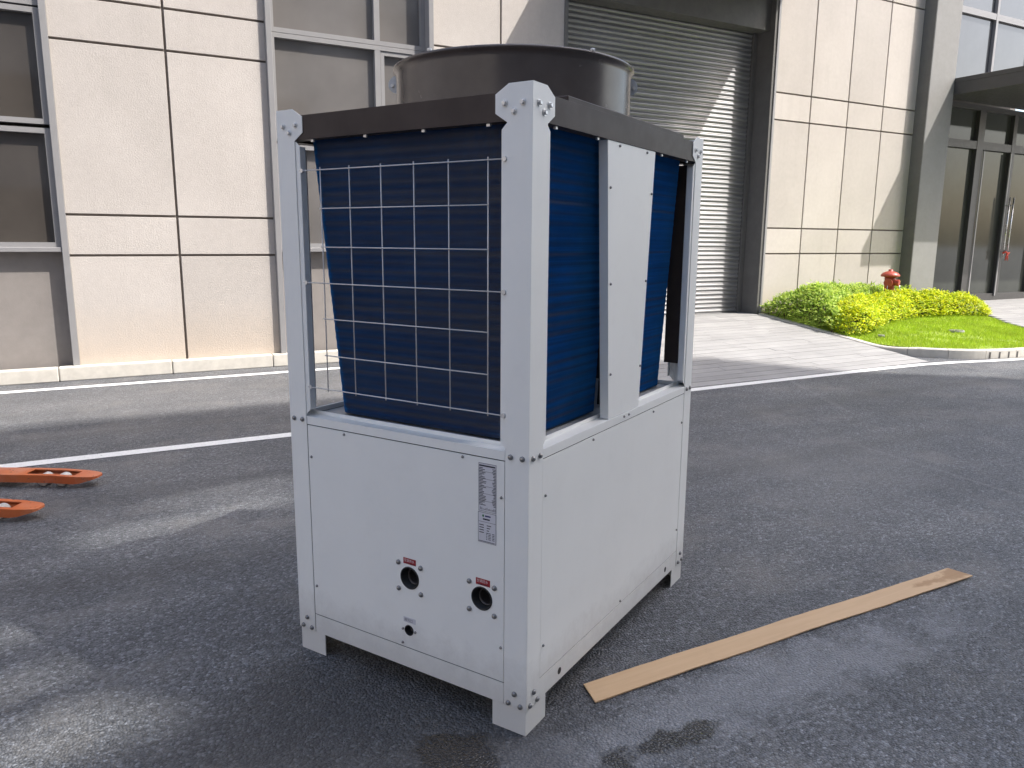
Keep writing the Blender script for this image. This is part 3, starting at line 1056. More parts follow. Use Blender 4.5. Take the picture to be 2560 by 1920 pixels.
# frame rails and panels on each face
for fc in ('L', 'R', 'BL', 'BR'):
    ln = FLEN[fc]
    a, b = 0.0885, ln - 0.0885
    # bottom rail
    bm = bmesh.new()
    face_box(bm, fc, a, b, 0.0015, 0.004, 0.0905, 0.1645)
    face_box(bm, fc, a, b, 0.0041, 0.05, 0.0905, 0.093)
    br = finish('bottom_rail', bm, 'white', unit, 0.0005)
    if fc in ('R', 'BL'):
        for w in (0.226, 1.227):
            bm = bmesh.new()
            fn = FACES[fc]
            ring = [bm.verts.new(fn(w + 0.0125 * math.cos(t * math.pi / 10), 0.0012, 0.125 + 0.0125 * math.sin(t * math.pi / 10))) for t in range(20)]
            bm.faces.new(ring)
            ring2 = [bm.verts.new(fn(w + 0.0125 * math.cos(t * math.pi / 10), 0.006, 0.125 + 0.0125 * math.sin(t * math.pi / 10))) for t in range(20)]
            for t in range(20):
                bm.faces.new((ring[t], ring[(t + 1) % 20], ring2[(t + 1) % 20], ring2[t]))
            finish('lifting_hole', bm, 'black', br)
    # lower panel
    bm = bmesh.new()
    face_box(bm, fc, a + 0.0005, b - 0.0005, 0.0012, 0.006, 0.1680, 0.9215)
    pnl = finish('side_panel', bm, 'white', unit, 0.0008)
    # dark gasket behind the seams
    bm = bmesh.new()
    face_box(bm, fc, 0.070, 0.112, 0.0065, 0.0085, 0.10, 0.95)
    face_box(bm, fc, ln - 0.112, ln - 0.070, 0.0065, 0.0085, 0.10, 0.95)
    face_box(bm, fc, 0.113, ln - 0.113, 0.0065, 0.0085, 0.10, 0.185)
    face_box(bm, fc, 0.113, ln - 0.113, 0.0065, 0.0085, 0.905, 0.95)
    finish('gasket', bm, 'black', unit)
    if fc == 'L':
        PANEL_L = pnl
    # middle rail with folded top
    bm = bmesh.new()
    face_prism(bm, fc, [(a, 0.9255), (b, 0.9255), (b, 0.9555), (a, 0.9555)], 0.0012, 0.004)
    face_box(bm, fc, 0.0055, ln - 0.0055, 0.0042, 0.052, 0.9515, 0.955)
    face_box(bm, fc, 0.052, ln - 0.052, 0.0522, 0.0555, 0.951, 0.968)
    mid = finish('middle_rail', bm, 'white', unit, 0.0005)
    # top beam, dark, with turned-in lower lip
    bm = bmesh.new()
    face_box(bm, fc, 0.0035, ln - 0.0035, 0.0035, 0.006, 1.9375, 2.018)
    face_box(bm, fc, 0.0065, ln - 0.0065, 0.0062, 0.045, 1.9375, 1.940)
    tb = finish('top_beam', bm, 'topframe', unit, 0.0006)
    if fc in ('L', 'R'):
        # thin bright lower edge of the beam flange and small fixing clips
        for k in range(4 if fc == 'L' else 5):
            w = 0.16 + (ln - 0.32) * k / (3 if fc == 'L' else 4)
            bm = bmesh.new()
            face_box(bm, fc, w - 0.006, w + 0.006, 0.012, 0.020, 1.929, 1.9372)
            finish('clip', bm, 'bolt', tb)
    scr = {'L': [(0.774, 0.912), (0.25, 0.913), (0.945, 0.802), (0.1, 0.803), (0.945, 0.287), (0.518, 0.182), (0.1, 0.289)],
           'R': [(0.106, 0.799), (0.442, 0.910), (1.0, 0.908), (1.347, 0.792), (1.347, 0.278), (0.106, 0.278), (0.726, 0.179)]}.get(fc, [])
    for w, z in scr:
        bolt(ME_SCREW, fc, w, z, pnl, 0.0010, 'screw')
    if fc == 'R':
        for w in (0.703, 0.747):
            bolt(ME_SCREW, fc, w, 0.944, mid, 0.0010, 'screw')
# tray under the coil
bm = bmesh.new()
add_box(bm, 0.056, D_ - 0.056, 0.056, W_ - 0.056, 0.925, 0.950)
drip = mesh_obj('drip_tray', bm, M['galv'], unit)
bm = bmesh.new()
add_box(bm, 0.02, D_ - 0.02, 0.02, W_ - 0.02, 0.100, 0.112)
mesh_obj('base_plate', bm, M['topframe'], unit)
# top deck with round opening
bm = bmesh.new()
CX, CY, FR = D_ / 2, W_ / 2, 0.45
n = 64
outer, inn = [], []
for i in range(n):
    t = 2 * math.pi * i / n
    dx, dy = math.cos(t), math.sin(t)
    k = min((D_ / 2 - 0.0065) / max(abs(dx), 1e-6), (W_ / 2 - 0.0065) / max(abs(dy), 1e-6))
    outer.append(bm.verts.new((CX + dx * k, CY + dy * k, 2.012)))
    inn.append(bm.verts.new((CX + dx * (FR - 0.005), CY + dy * (FR - 0.005), 2.012)))
for i in range(n):
    j = (i + 1) % n
    bm.faces.new((outer[i], outer[j], inn[j], inn[i]))
deck = mesh_obj('top_deck', bm, M['topframe'], unit)
bm = bmesh.new()
add_box(bm, 0.225, 1.235, 0.010, 0.060, 2.0125, 2.036, 0.003)
mesh_obj('deck_flange', bm, M['topframe'], deck)
bm = bmesh.new()
add_box(bm, 0.225, 1.235, W_ - 0.060, W_ - 0.010, 2.0125, 2.036, 0.003)
mesh_obj('deck_flange', bm, M['topframe'], deck)
# fan cowl
bm = bmesh.new()
prof = [(0.452, 2.0125), (0.452, 2.205), (0.4535, 2.216), (0.459, 2.224), (0.464, 2.229), (0.464, 2.234), (0.459, 2.238), (0.452, 2.236), (0.447, 2.228), (0.446, 2.20), (0.446, 2.0125)]
add_lathe(bm, prof, 96, (CX, CY, 0))
bmesh.ops.recalc_face_normals(bm, faces=bm.faces[:])
cowl = mesh_obj('fan_cowl', bm, M['cowl'], unit, smooth=True)
view_ang = math.atan2(-1.158 - CY, -1.935 - CX)
for a_deg in (-92, 94):
    a = view_ang + R(a_deg)
    ca, sa = math.cos(a), math.sin(a)
    bm = bmesh.new()
    pts = []
    for q in range(13):
        t = -math.pi / 2 + math.pi * q / 12
        pts.append((0.452 + 0.038 * math.cos(t), 2.196 + 0.034 * math.sin(t)))
    va = [bm.verts.new((CX + r_ * ca - 0.0015 * sa, CY + r_ * sa + 0.0015 * ca, z)) for r_, z in pts]
    vb = [bm.verts.new((CX + r_ * ca + 0.0015 * sa, CY + r_ * sa - 0.0015 * ca, z)) for r_, z in pts]
    bm.faces.new(va); bm.faces.new(vb[::-1])
    for i in range(len(va)):
        j = (i + 1) % len(va)
        bm.faces.new((va[i], vb[i], vb[j], va[j]))
    finish('lug', bm, 'galv', cowl)
    bm = bmesh.new()
    add_tube(bm, [(CX + 0.474 * ca - 0.009 * sa, CY + 0.474 * sa + 0.009 * ca, 2.192), (CX + 0.474 * ca + 0.009 * sa, CY + 0.474 * sa - 0.009 * ca, 2.192)], 0.007, 6)
    finish('lug_bolt', bm, 'bolt', cowl)
for a_deg in (-36, 39, 140, -140):
    a = view_ang - R(a_deg)
    ca, sa = math.cos(a), math.sin(a)
    bm = bmesh.new()
    add_box(bm, -0.008, 0.008, -0.005, 0.005, 0.0, 0.010, 0.002)
    for v in bm.verts:
        x_, y_ = v.co.x, v.co.y
        v.co.x = CX + 0.459 * ca + y_ * ca - x_ * sa
        v.co.y = CY + 0.459 * sa + y_ * sa + x_ * ca
        v.co.z += 2.236
    finish('guard_clip', bm, 'bolt', cowl)
# fan hub and blades inside the cowl
bm = bmesh.new()
add_lathe(bm, [(0.085, 2.05), (0.085, 2.12), (0.06, 2.14)], 20, (CX, CY, 0), close=True)
for k in range(5):
    a0 = 2 * math.pi * k / 5
    vs_ = []
    for r_, tw, z0 in ((0.08, 0.35, 2.06), (0.25, 0.30, 2.055), (0.43, 0.26, 2.05)):
        for s_ in (-1, 1):
            t = a0 + s_ * tw
            vs_.append(bm.verts.new((CX + r_ * math.cos(t), CY + r_ * math.sin(t), z0 + 0.045 + s_ * 0.045)))
    bm.faces.new((vs_[0], vs_[1], vs_[3], vs_[2])); bm.faces.new((vs_[2], vs_[3], vs_[5], vs_[4]))
bmesh.ops.recalc_face_normals(bm, faces=bm.faces[:])
mesh_obj('fan', bm, M['cowl'], unit)

# coils: two U-shaped finned blocks leaning in towards the tray
ZT, ZB_ = 1.955, 0.958
def coil_plan(ins, half):
    """plan of one U-shaped coil as a polyline with outward normals; half: -1 near x = 0, +1 near x = D"""
    iL, iR, iB, iC = ins
    rad = 0.055
    x_in = iL if half < 0 else D_ - iC
    gapx = D_ / 2 + half * 0.06
    y0, y1 = iR, W_ - iB
    pts = []
    sx = 1 if half < 0 else -1
    pts.append((gapx, y0, 0, -1))
    xc = x_in + sx * rad
    for k in range(9):
        t = k / 8 * math.pi / 2
        pts.append((xc - sx * rad * math.sin(t), y0 + rad - rad * math.cos(t), -sx * math.sin(t), -math.cos(t)))
    for k in range(9):
        t = k / 8 * math.pi / 2
        pts.append((xc - sx * rad * math.cos(t), y1 - rad + rad * math.sin(t), -sx * math.cos(t), math.sin(t)))
    pts.append((gapx, y1, 0, 1))
    return pts
def resample(pts, step):
    P = [Vector(p[:2]) for p in pts]
    N = [Vector(p[2:]) for p in pts]
    out = []
    carry = 0.0
    for i in range(len(P) - 1):
        seg = (P[i + 1] - P[i]).length
        s = carry
        while s < seg:
            t = s / seg
            out.append((i, t))
            s += step
        carry = s - seg
    return out
INS_T, INS_B = (0.062, 0.062, 0.078, 0.070), (0.112, 0.112, 0.140, 0.092)
FD = 0.0017
g_ = random.Random(17)
ROWS = [(0.0006 if q % 2 else -0.0006) * g_.uniform(0.3, 1.6) for q in range(61)]
for half in (-1, 1):
    top = coil_plan(INS_T, half); bot = coil_plan(INS_B, half)
    # core slab, behind the fins
    bm = bmesh.new()
    def pt(pl, i, t, off):
        a, b = pl[i], pl[min(i + 1, len(pl) - 1)]
        x_ = a[0] + (b[0] - a[0]) * t; y_ = a[1] + (b[1] - a[1]) * t
        nx = a[2] + (b[2] - a[2]) * t; ny = a[3] + (b[3] - a[3]) * t
        l_ = math.hypot(nx, ny)
        return (x_ + nx / l_ * off, y_ + ny / l_ * off)
    rings = []
    for i in range(len(top)):
        q = []
        for off in (-FD, -0.045):
            for pl, z in ((bot, ZB_), (top, ZT)):
                a = pt(pl, i, 0, off)
                q.append(bm.verts.new((a[0], a[1], z)))
        rings.append(q)
    for a, b in zip(rings, rings[1:]):
        bm.faces.new((a[0], b[0], b[1], a[1])); bm.faces.new((a[2], a[3], b[3], b[2]))
        bm.faces.new((a[0], a[2], b[2], b[0])); bm.faces.new((a[1], b[1], b[3], a[3]))
    bm.faces.new((rings[0][0], rings[0][1], rings[0][3], rings[0][2])); bm.faces.new((rings[-1][0], rings[-1][2], rings[-1][3], rings[-1][1]))
    coil = finish('coil', bm, 'coil_core', unit)
    # fins: upright blades standing out of the core, outer edge rippled row by row
    NZ = 60
    verts, faces = [], []
    for (i, t) in resample(top, 0.0042):
        base = len(verts)
        for kz in range(NZ + 1):
            u = kz / NZ
            z = ZB_ + (ZT - ZB_) * u
            A_, B2 = pt(bot, i, t, 0.0), pt(top, i, t, 0.0)
            A2, B3 = pt(bot, i, t, -FD - 0.001), pt(top, i, t, -FD - 0.001)
            rip = ROWS[kz]
            ox, oy = A_[0] + (B2[0] - A_[0]) * u, A_[1] + (B2[1] - A_[1]) * u
            ix, iy = A2[0] + (B3[0] - A2[0]) * u, A2[1] + (B3[1] - A2[1]) * u
            l_ = math.hypot(ox - ix, oy - iy)
            ex_, ey_ = (ox - ix) / l_, (oy - iy) / l_
            verts.append((ox + ex_ * rip, oy + ey_ * rip, z)); verts.append((ix, iy, z))
        for kz in range(NZ):
            q = base + kz * 2
            faces.append((q, q + 1, q + 3, q + 2))
    me = bpy.data.meshes.new('fin_block')
    me.from_pydata(verts, [], faces)
    me.materials.append(M['fin'])
    fb_ = bpy.data.objects.new('fin_block', me)
    link(fb_, coil)
    fb_['kind'] = 'stuff'

# tapered cover plates between the coils
for fc in ('R', 'BL'):
    bm = bmesh.new()
    o0 = [(0.575, 0.957), (0.852, 0.957), (0.925, 1.9365), (0.503, 1.9365)]
    face_prism(bm, fc, o0, 0.006, 0.0075)
    for e0, e1, s_ in (((0.575, 0.957), (0.503, 1.9365), 1), ((0.852, 0.957), (0.925, 1.9365), -1)):
        face_prism(bm, fc, [e0, e1, (e1[0] + s_ * 0.0015, e1[1]), (e0[0] + s_ * 0.0015, e0[1])], 0.0076, 0.040)
    cv = finish('cover_plate', bm, 'white', unit, 0.0004)
    if fc == 'R':
        for w, z in ((0.599, 1.925), (0.841, 1.925), (0.532, 1.781), (0.898, 1.779), (0.556, 1.451), (0.874, 1.45), (0.578, 1.124), (0.850, 1.12)):
            bolt(ME_SCREW, fc, w, z, cv, 0.0058, 'screw')
# wire guard across the front-left opening
guard = empty('wire_guard', (0, 0, 0), 0, unit)
def wire(path, name='wire', r=0.0022):
    bm = bmesh.new()
    add_tube(bm, path, r, 6)
    return mesh_obj(name, bm, M['wire'], guard, smooth=True)
WX = -0.001
for z, lng in ((1.833, 1), (1.704, 0), (1.573, 0), (1.448, 1), (1.323, 0), (1.192, 0), (1.069, 1)):
    if lng:
        wire([(WX, 0.096, z), (WX, 0.945, z)])
        for w in (0.0945, 0.932):
            bm = bmesh.new()
            add_tube(bm, [(-0.004, w, z), (0.004, w, z)], 0.0075, 12)
            finish('washer', bm, 'bolt', guard)
    else:
        wire([(WX, 0.150, z), (WX, 0.852, z)])
for w in (0.154, 0.300, 0.4365, 0.5735, 0.7125, 0.8475):
    wire([(WX + 0.0044, w, 1.060), (WX + 0.0044, w, 1.842)])

# water connections on the front-left panel: holes cut through the sheet
bm = bmesh.new()
for w, z, rad in ((0.481, 0.436, 0.0405), (0.175, 0.442, 0.0405), (0.488, 0.236, 0.0195)):
    add_lathe(bm, [(rad, -0.02), (rad, 0.03)], 40, (0, w, z), 'x', close=True)
bmesh.ops.recalc_face_normals(bm, faces=bm.faces[:])
cutter = mesh_obj('cutter', bm, None)
cutter.matrix_world = unit.matrix_world
cutter.parent = unit
bo = PANEL_L.modifiers.new('holes', 'BOOLEAN')
bo.operation = 'DIFFERENCE'; bo.solver = 'EXACT'; bo.object = cutter
dg = bpy.context.evaluated_depsgraph_get()
cut_me = bpy.data.meshes.new_from_object(PANEL_L.evaluated_get(dg))
PANEL_L.modifiers.clear()
PANEL_L.data = cut_me
bpy.data.objects.remove(cutter)
def port(w, z, rad, name, nb):
    bm = bmesh.new()
    # rubber collar round the hole and a sleeve running back into the cabinet
    add_lathe(bm, [(rad * 1.02, 0.0008), (rad * 1.02, -0.002), (rad * 0.94, -0.003), (rad * 0.88, -0.001), (rad * 0.88, 0.085), (0.001, 0.085)], 40, (0.0012, w, z), 'x')
    p = mesh_obj(name, bm, M['black'], unit, smooth=True)
    bm = bmesh.new()
    add_lathe(bm, [(rad * 0.74, 0.030), (rad * 0.74, 0.022), (rad * 0.66, 0.020), (rad * 0.64, 0.030), (rad * 0.64, 0.080)], 36, (0.0012, w - rad * 0.06, z - rad * 0.06), 'x')
    mesh_obj('pipe_end', bm, M['cowl'], p, smooth=True)
    for dw, dz, me in nb:
        bolt(me, 'L', w + dw, z + dz, p, 0.0010)
    return p
nb4 = [(0.050, 0.049, ME_BOLT), (-0.050, 0.049, ME_BOLT), (0.050, -0.049, ME_BOLT), (-0.050, -0.049, ME_BOLT)]
port(0.481, 0.436, 0.0405, 'water_port', nb4)
port(0.175, 0.442, 0.0405, 'water_port', nb4)
port(0.488, 0.236, 0.0195, 'drain_port', [(0.028, 0.0, ME_SCREW), (-0.028, 0.0, ME_SCREW)])

def plate(name, mat, w0, w1, z0, z1, d, parent):
    bm = bmesh.new()
    face_box(bm, 'L', w0, w1, d, d + 0.0006, z0, z1)
    return finish(name, bm, mat, parent)
def text_mesh(body, size, mat, parent, w_left, z_base, d, name='lettering', width=None):
    """flat lettering on the front-left face; reading direction runs towards smaller w"""
    cu = bpy.data.curves.new('lettering', 'FONT')
    cu.body = body
    cu.size = size
    tmp = bpy.data.objects.new('tmp_text', cu)
    COL.objects.link(tmp)
    dg = bpy.context.evaluated_depsgraph_get()
    me = bpy.data.meshes.new_from_object(tmp.evaluated_get(dg))
    bpy.data.objects.remove(tmp)
    bpy.data.curves.remove(cu)
    xs = [v.co.x for v in me.vertices] or [0.0, 1.0]
    x0, x1 = min(xs), max(xs)
    k = (width / (x1 - x0)) if width else 1.0
    for v in me.vertices:
        v.co = Vector((d, w_left - (v.co.x - x0) * k, z_base + v.co.y))
    me.materials.clear()
    me.materials.append(M[mat])
    o = bpy.data.objects.new(name, me)
    link(o, parent)
    return o
t1 = plate('tag', 'red_tag', 0.452, 0.508, 0.4865, 0.5085, 0.0002, unit)
text_mesh('空调供水', 0.0125, 'ink_white', t1, 0.503, 0.4955, -0.0002, width=0.044)
plate('tag_print', 'ink', 0.458, 0.500, 0.4885, 0.4900, -0.0003, t1)
t2 = plate('tag', 'red_tag', 0.1425, 0.1985, 0.4885, 0.5115, 0.0002, unit)
text_mesh('空调回水', 0.0125, 'ink_white', t2, 0.194, 0.4985, -0.0002, width=0.044)
plate('tag_print', 'ink', 0.148, 0.190, 0.4905, 0.4920, -0.0003, t2)
t3 = plate('tag', 'white_tag', 0.4575, 0.5125, 0.265, 0.2845, 0.0002, unit)
text_mesh('排污口', 0.0135, 'ink', t3, 0.508, 0.2695, -0.0002, width=0.036)
# rating plate (two stickers) with rows of fine print
npl = plate('rating_plate', 'white_tag', 0.1185, 0.1875, 0.744, 0.906, 0.0002, unit)
random.seed(21)
def ink_rects(rects, mat, parent, name='print'):
    bm = bmesh.new()
    for w0, w1, z0, z1 in rects:
        vs = [bm.verts.new((-0.0002, w, z)) for w, z in ((w1, z0), (w0, z0), (w0, z1), (w1, z1))]
        bm.faces.new(vs)
    return mesh_obj(name, bm, M[mat], parent)
def border(w0, w1, z0, z1, t):
    return [(w0, w1, z1 - t, z1), (w0, w1, z0, z0 + t), (w0, w0 + t, z0 + t, z1 - t), (w1 - t, w1, z0 + t, z1 - t)]
rc = border(0.1195, 0.1865, 0.745, 0.905, 0.0011)
rc.append((0.123, 0.184, 0.8945, 0.8995))
z = 0.888
i = 0
while z > 0.762:
    lw = random.uniform(0.012, 0.028)
    if i % 5 == 2:
        rc.append((0.121, 0.185, z - 0.0004, z + 0.0006))
    rc.append((0.1845 - lw, 0.1845, z, z + 0.0024))
    rw = random.uniform(0.006, 0.015)
    rc.append((0.1215, 0.1215 + rw, z, z + 0.0024))
    z -= 0.0049
    i += 1
for k in range(12):
    rc.append((0.1225 + k * 0.0051, 0.1245 + k * 0.0051, 0.750, 0.750 + random.uniform(0.004, 0.009)))
ink_rects(rc, 'ink', npl)
npl2 = plate('rating_plate', 'white_tag', 0.1185, 0.1895, 0.6385, 0.7425, 0.0002, unit)
rc = border(0.1195, 0.1885, 0.6395, 0.7415, 0.0011)
rc.append((0.121, 0.187, 0.7090, 0.7100))
rc += [(0.143, 0.170, 0.7165, 0.7215)]
for k in range(4):
    zz = 0.700 - k * 0.0085
    rc.append((0.166, 0.184, zz - 0.003, zz)); rc.append((0.138 + 0.004 * k, 0.155, zz - 0.003, zz))
for k in range(5):
    zz = 0.6745 - k * 0.0052
    rc.append((0.153, 0.157, zz - 0.0025, zz)); rc.append((0.139, 0.149, zz - 0.0022, zz)); rc.append((0.125, 0.134, zz - 0.0022, zz))
rc.append((0.124, 0.186, 0.6425, 0.6445))
ink_rects(rc, 'ink', npl2)
ink_rects([(0.140, 0.162, 0.7275, 0.7325)], 'ink_blue', npl2)
bm = bmesh.new()
vs = [bm.verts.new((-0.0003, 0.169 + 0.0035 * math.cos(t * math.pi / 8), 0.730 + 0.0045 * math.sin(t * math.pi / 8))) for t in range(16)]
bm.faces.new(vs[::-1])
mesh_obj('emblem', bm, M['ink_green'], npl2)

# ------------------------------------------------------------------ plank on the ground
pl = empty('wooden_plank', (2.545, 2.048, 0.0), R(-0.3))
tag(pl, 'long thin pale wooden board lying on the asphalt beside the cabinet', 'plank')
bm = bmesh.new()
random.seed(5)
NL = 40
sec = []
for k in range(NL + 1):
    t = k / NL
    xx = -1.095 + 2.19 * t
    zz = 0.003 + 0.003 * math.sin(t * 9.0) ** 2 + 0.006 * max(0, t - 0.9) / 0.1
    dy = 0.006 * math.sin(t * math.pi) + random.uniform(-0.0012, 0.0012)
    sk = 0.0
    if k in (0, NL):
        sk = 0.012
    q = []
    for yy, z_ in ((-0.056, 0), (0.056, 0), (0.056, 0.005), (-0.056, 0.005)):
        q.append(bm.verts.new((xx + (sk * (1 if yy > 0 else -1)) * (1 if k else -1) * -1, yy + dy, zz + z_)))
    sec.append(q)
for a, b in zip(sec, sec[1:]):
    for i in range(4):
        j = (i + 1) % 4
        bm.faces.new((a[i], b[i], b[j], a[j]))
bm.faces.new(sec[0][::-1]); bm.faces.new(sec[-1])
bmesh.ops.recalc_face_normals(bm, faces=bm.faces[:])
mesh_obj('board', bm, M['wood'], pl)

# ------------------------------------------------------------------ pallet truck, forks pointing into the picture
pt_ = empty('pallet_truck', (-0.05, 5.53, 0), R(-30.0))
tag(pt_, 'orange pallet truck with its two fork tips reaching in at the left edge', 'pallet truck')
# local: x forward along forks (tip at 0), y across (fork 1 at 0, fork 2 at -0.61)
def fork_top(yc):
    bm = bmesh.new()
    def half(x_):
        return 0.08 if x_ < -0.22 else 0.032 + 0.048 * max(0.0, 1 - ((x_ + 0.22) / 0.22) ** 2.4) ** 0.5
    outl = []
    xs = [-1.2, -0.9, -0.6, -0.28, -0.22, -0.16, -0.10, -0.05, -0.02, 0.0]
    for x_ in xs:
        outl.append((x_, yc + half(x_)))
    for x_ in reversed(xs):
        outl.append((x_, yc - half(x_)))
    # top plate with two openings for the rollers is made of strips
    def zt(x_):
        return 0.088 - 0.016 * max(0, (x_ + 0.3) / 0.3)
    hx0, hx1, hy = -0.46, -0.14, 0.046
    grid_x = sorted(set(xs + [hx0, hx1, -0.53, -0.47]))
    def ring(x_):
        h_ = half(x_)
        return [yc - h_, yc - min(hy, h_ * 0.6), yc + min(hy, h_ * 0.6), yc + h_]
    prev = None
    for x_ in grid_x:
        cur = [bm.verts.new((x_, y_, zt(x_))) for y_ in ring(x_)]
        if prev:
            for i in range(3):
                mid_ = (px + x_) / 2
                if i == 1 and hx0 < mid_ < hx1:
                    continue
                bm.faces.new((prev[i], cur[i], cur[i + 1], prev[i + 1]))
        prev, px = cur, x_
    # side skirts
    for sgn in (1, -1):
        prev = None
        for x_ in grid_x:
            drop = 0.052 if x_ < -0.12 else 0.052 * (1 - (x_ + 0.12) / 0.12 * 0.75)
            a = bm.verts.new((x_, yc + sgn * half(x_), zt(x_)))
            b = bm.verts.new((x_, yc + sgn * (half(x_) - 0.004), zt(x_) - drop))
            if prev:
                bm.faces.new((prev[0], prev[1], b, a))
            prev = (a, b)
    e1, e2 = half(0.0), half(0.0) - 0.004
    v = [bm.verts.new(q) for q in ((0, yc + e1, zt(0)), (0, yc - e1, zt(0)), (0, yc - e2, zt(0) - 0.013), (0, yc + e2, zt(0) - 0.013))]
    bm.faces.new(v)
    bmesh.ops.remove_doubles(bm, verts=bm.verts[:], dist=1e-5)
    bmesh.ops.recalc_face_normals(bm, faces=bm.faces[:])
    f = mesh_obj('fork', bm, M['orange'], pt_)
    sol = f.modifiers.new('thickness', 'SOLIDIFY'); sol.thickness = 0.005; sol.offset = -1
    for x_ in (-0.36, -0.24):
        bm = bmesh.new()
        add_lathe(bm, [(0.010, -0.038), (0.036, -0.038), (0.039, -0.034), (0.039, 0.034), (0.036, 0.038), (0.010, 0.038)], 24, (x_, yc, 0.0395), 'y', close=True)
        bmesh.ops.recalc_face_normals(bm, faces=bm.faces[:])
        mesh_obj('load_roller', bm, M['nylon'], f)
    bm = bmesh.new()
    for y_ in (-0.042, 0.042):
        add_box(bm, -0.43, -0.17, yc + y_ - 0.002, yc + y_ + 0.002, 0.030, 0.064)
    mesh_obj('roller_bracket', bm, M['orange'], f)
fork_top(0.0)
fork_top(-0.61)
bm = bmesh.new()
add_box(bm, -1.26, -1.19, -0.70, 0.09, 0.05, 0.30, 0.01)
add_box(bm, -1.42, -1.2605, -0.42, -0.19, 0.06, 0.36, 0.02)
mesh_obj('bridge', bm, M['orange'], pt_)
bm = bmesh.new()
add_tube(bm, [(-1.38, -0.305, 0.36), (-1.44, -0.305, 0.62), (-1.52, -0.305, 1.12)], 0.018, 10)
add_tube(bm, [(-1.52, -0.45, 1.16), (-1.53, -0.305, 1.12), (-1.52, -0.16, 1.16)], 0.015, 8)
mesh_obj('handle', bm, M['black'], pt_, smooth=True)
for y_ in (-0.40, -0.25):
    bm = bmesh.new()
    add_lathe(bm, [(0.02, -0.025), (0.085, -0.025), (0.09, -0.02), (0.09, 0.02), (0.085, 0.025), (0.02, 0.025)], 24, (-1.45, y_ + 0.02, 0.09), 'y', close=True)
    bmesh.ops.recalc_face_normals(bm, faces=bm.faces[:])
    mesh_obj('steer_wheel', bm, M['black'], pt_)

# ------------------------------------------------------------------ fire hydrant
hy = empty('fire_hydrant', (13.0, 9.2, lawn_z(13, 9.2) + 0.05), R(-5))
tag(hy, 'red iron fire hydrant standing among the shrubs by the wall', 'fire hydrant')
bm = bmesh.new()
add_lathe(bm, [(0.13, -0.09), (0.13, 0.04), (0.085, 0.06), (0.082, 0.40), (0.088, 0.46), (0.092, 0.60), (0.10, 0.66)], 24, close=True)
bmesh.ops.recalc_face_normals(bm, faces=bm.faces[:])
mesh_obj('barrel', bm, M['red_iron'], hy, smooth=True)
bm = bmesh.new()
add_lathe(bm, [(0.155, 0.655), (0.165, 0.67), (0.16, 0.69), (0.13, 0.725), (0.075, 0.75), (0.04, 0.757), (0.04, 0.785), (0.032, 0.79)], 24, close=True)
bmesh.ops.recalc_face_normals(bm, faces=bm.faces[:])
mesh_obj('bonnet', bm, M['red_iron'], hy, smooth=True)
for k, ang in enumerate((-150, -65, 20)):
    a = R(ang)
    ca, sa = math.cos(a), math.sin(a)
    bm = bmesh.new()
    rr = 0.075 if k != 1 else 0.062
    add_tube(bm, [(0.06 * ca, 0.06 * sa, 0.545), (0.13 * ca, 0.13 * sa, 0.545), (0.131 * ca, 0.131 * sa, 0.545), (0.165 * ca, 0.165 * sa, 0.545)], [rr * 0.8, rr * 0.8, rr, rr], 16)
    mesh_obj('outlet_cap', bm, M['red_iron'], hy, smooth=False)
    bm = bmesh.new()
    ch = [(0.17 * ca, 0.17 * sa, 0.50), (0.19 * ca, 0.19 * sa, 0.42), (0.15 * ca - 0.05 * sa, 0.15 * sa + 0.05 * ca, 0.37), (0.085 * ca - 0.04 * sa, 0.085 * sa + 0.04 * ca, 0.42)]
    add_tube(bm, ch, 0.006, 6)
    mesh_obj('chain', bm, M['steel'], hy, smooth=True)

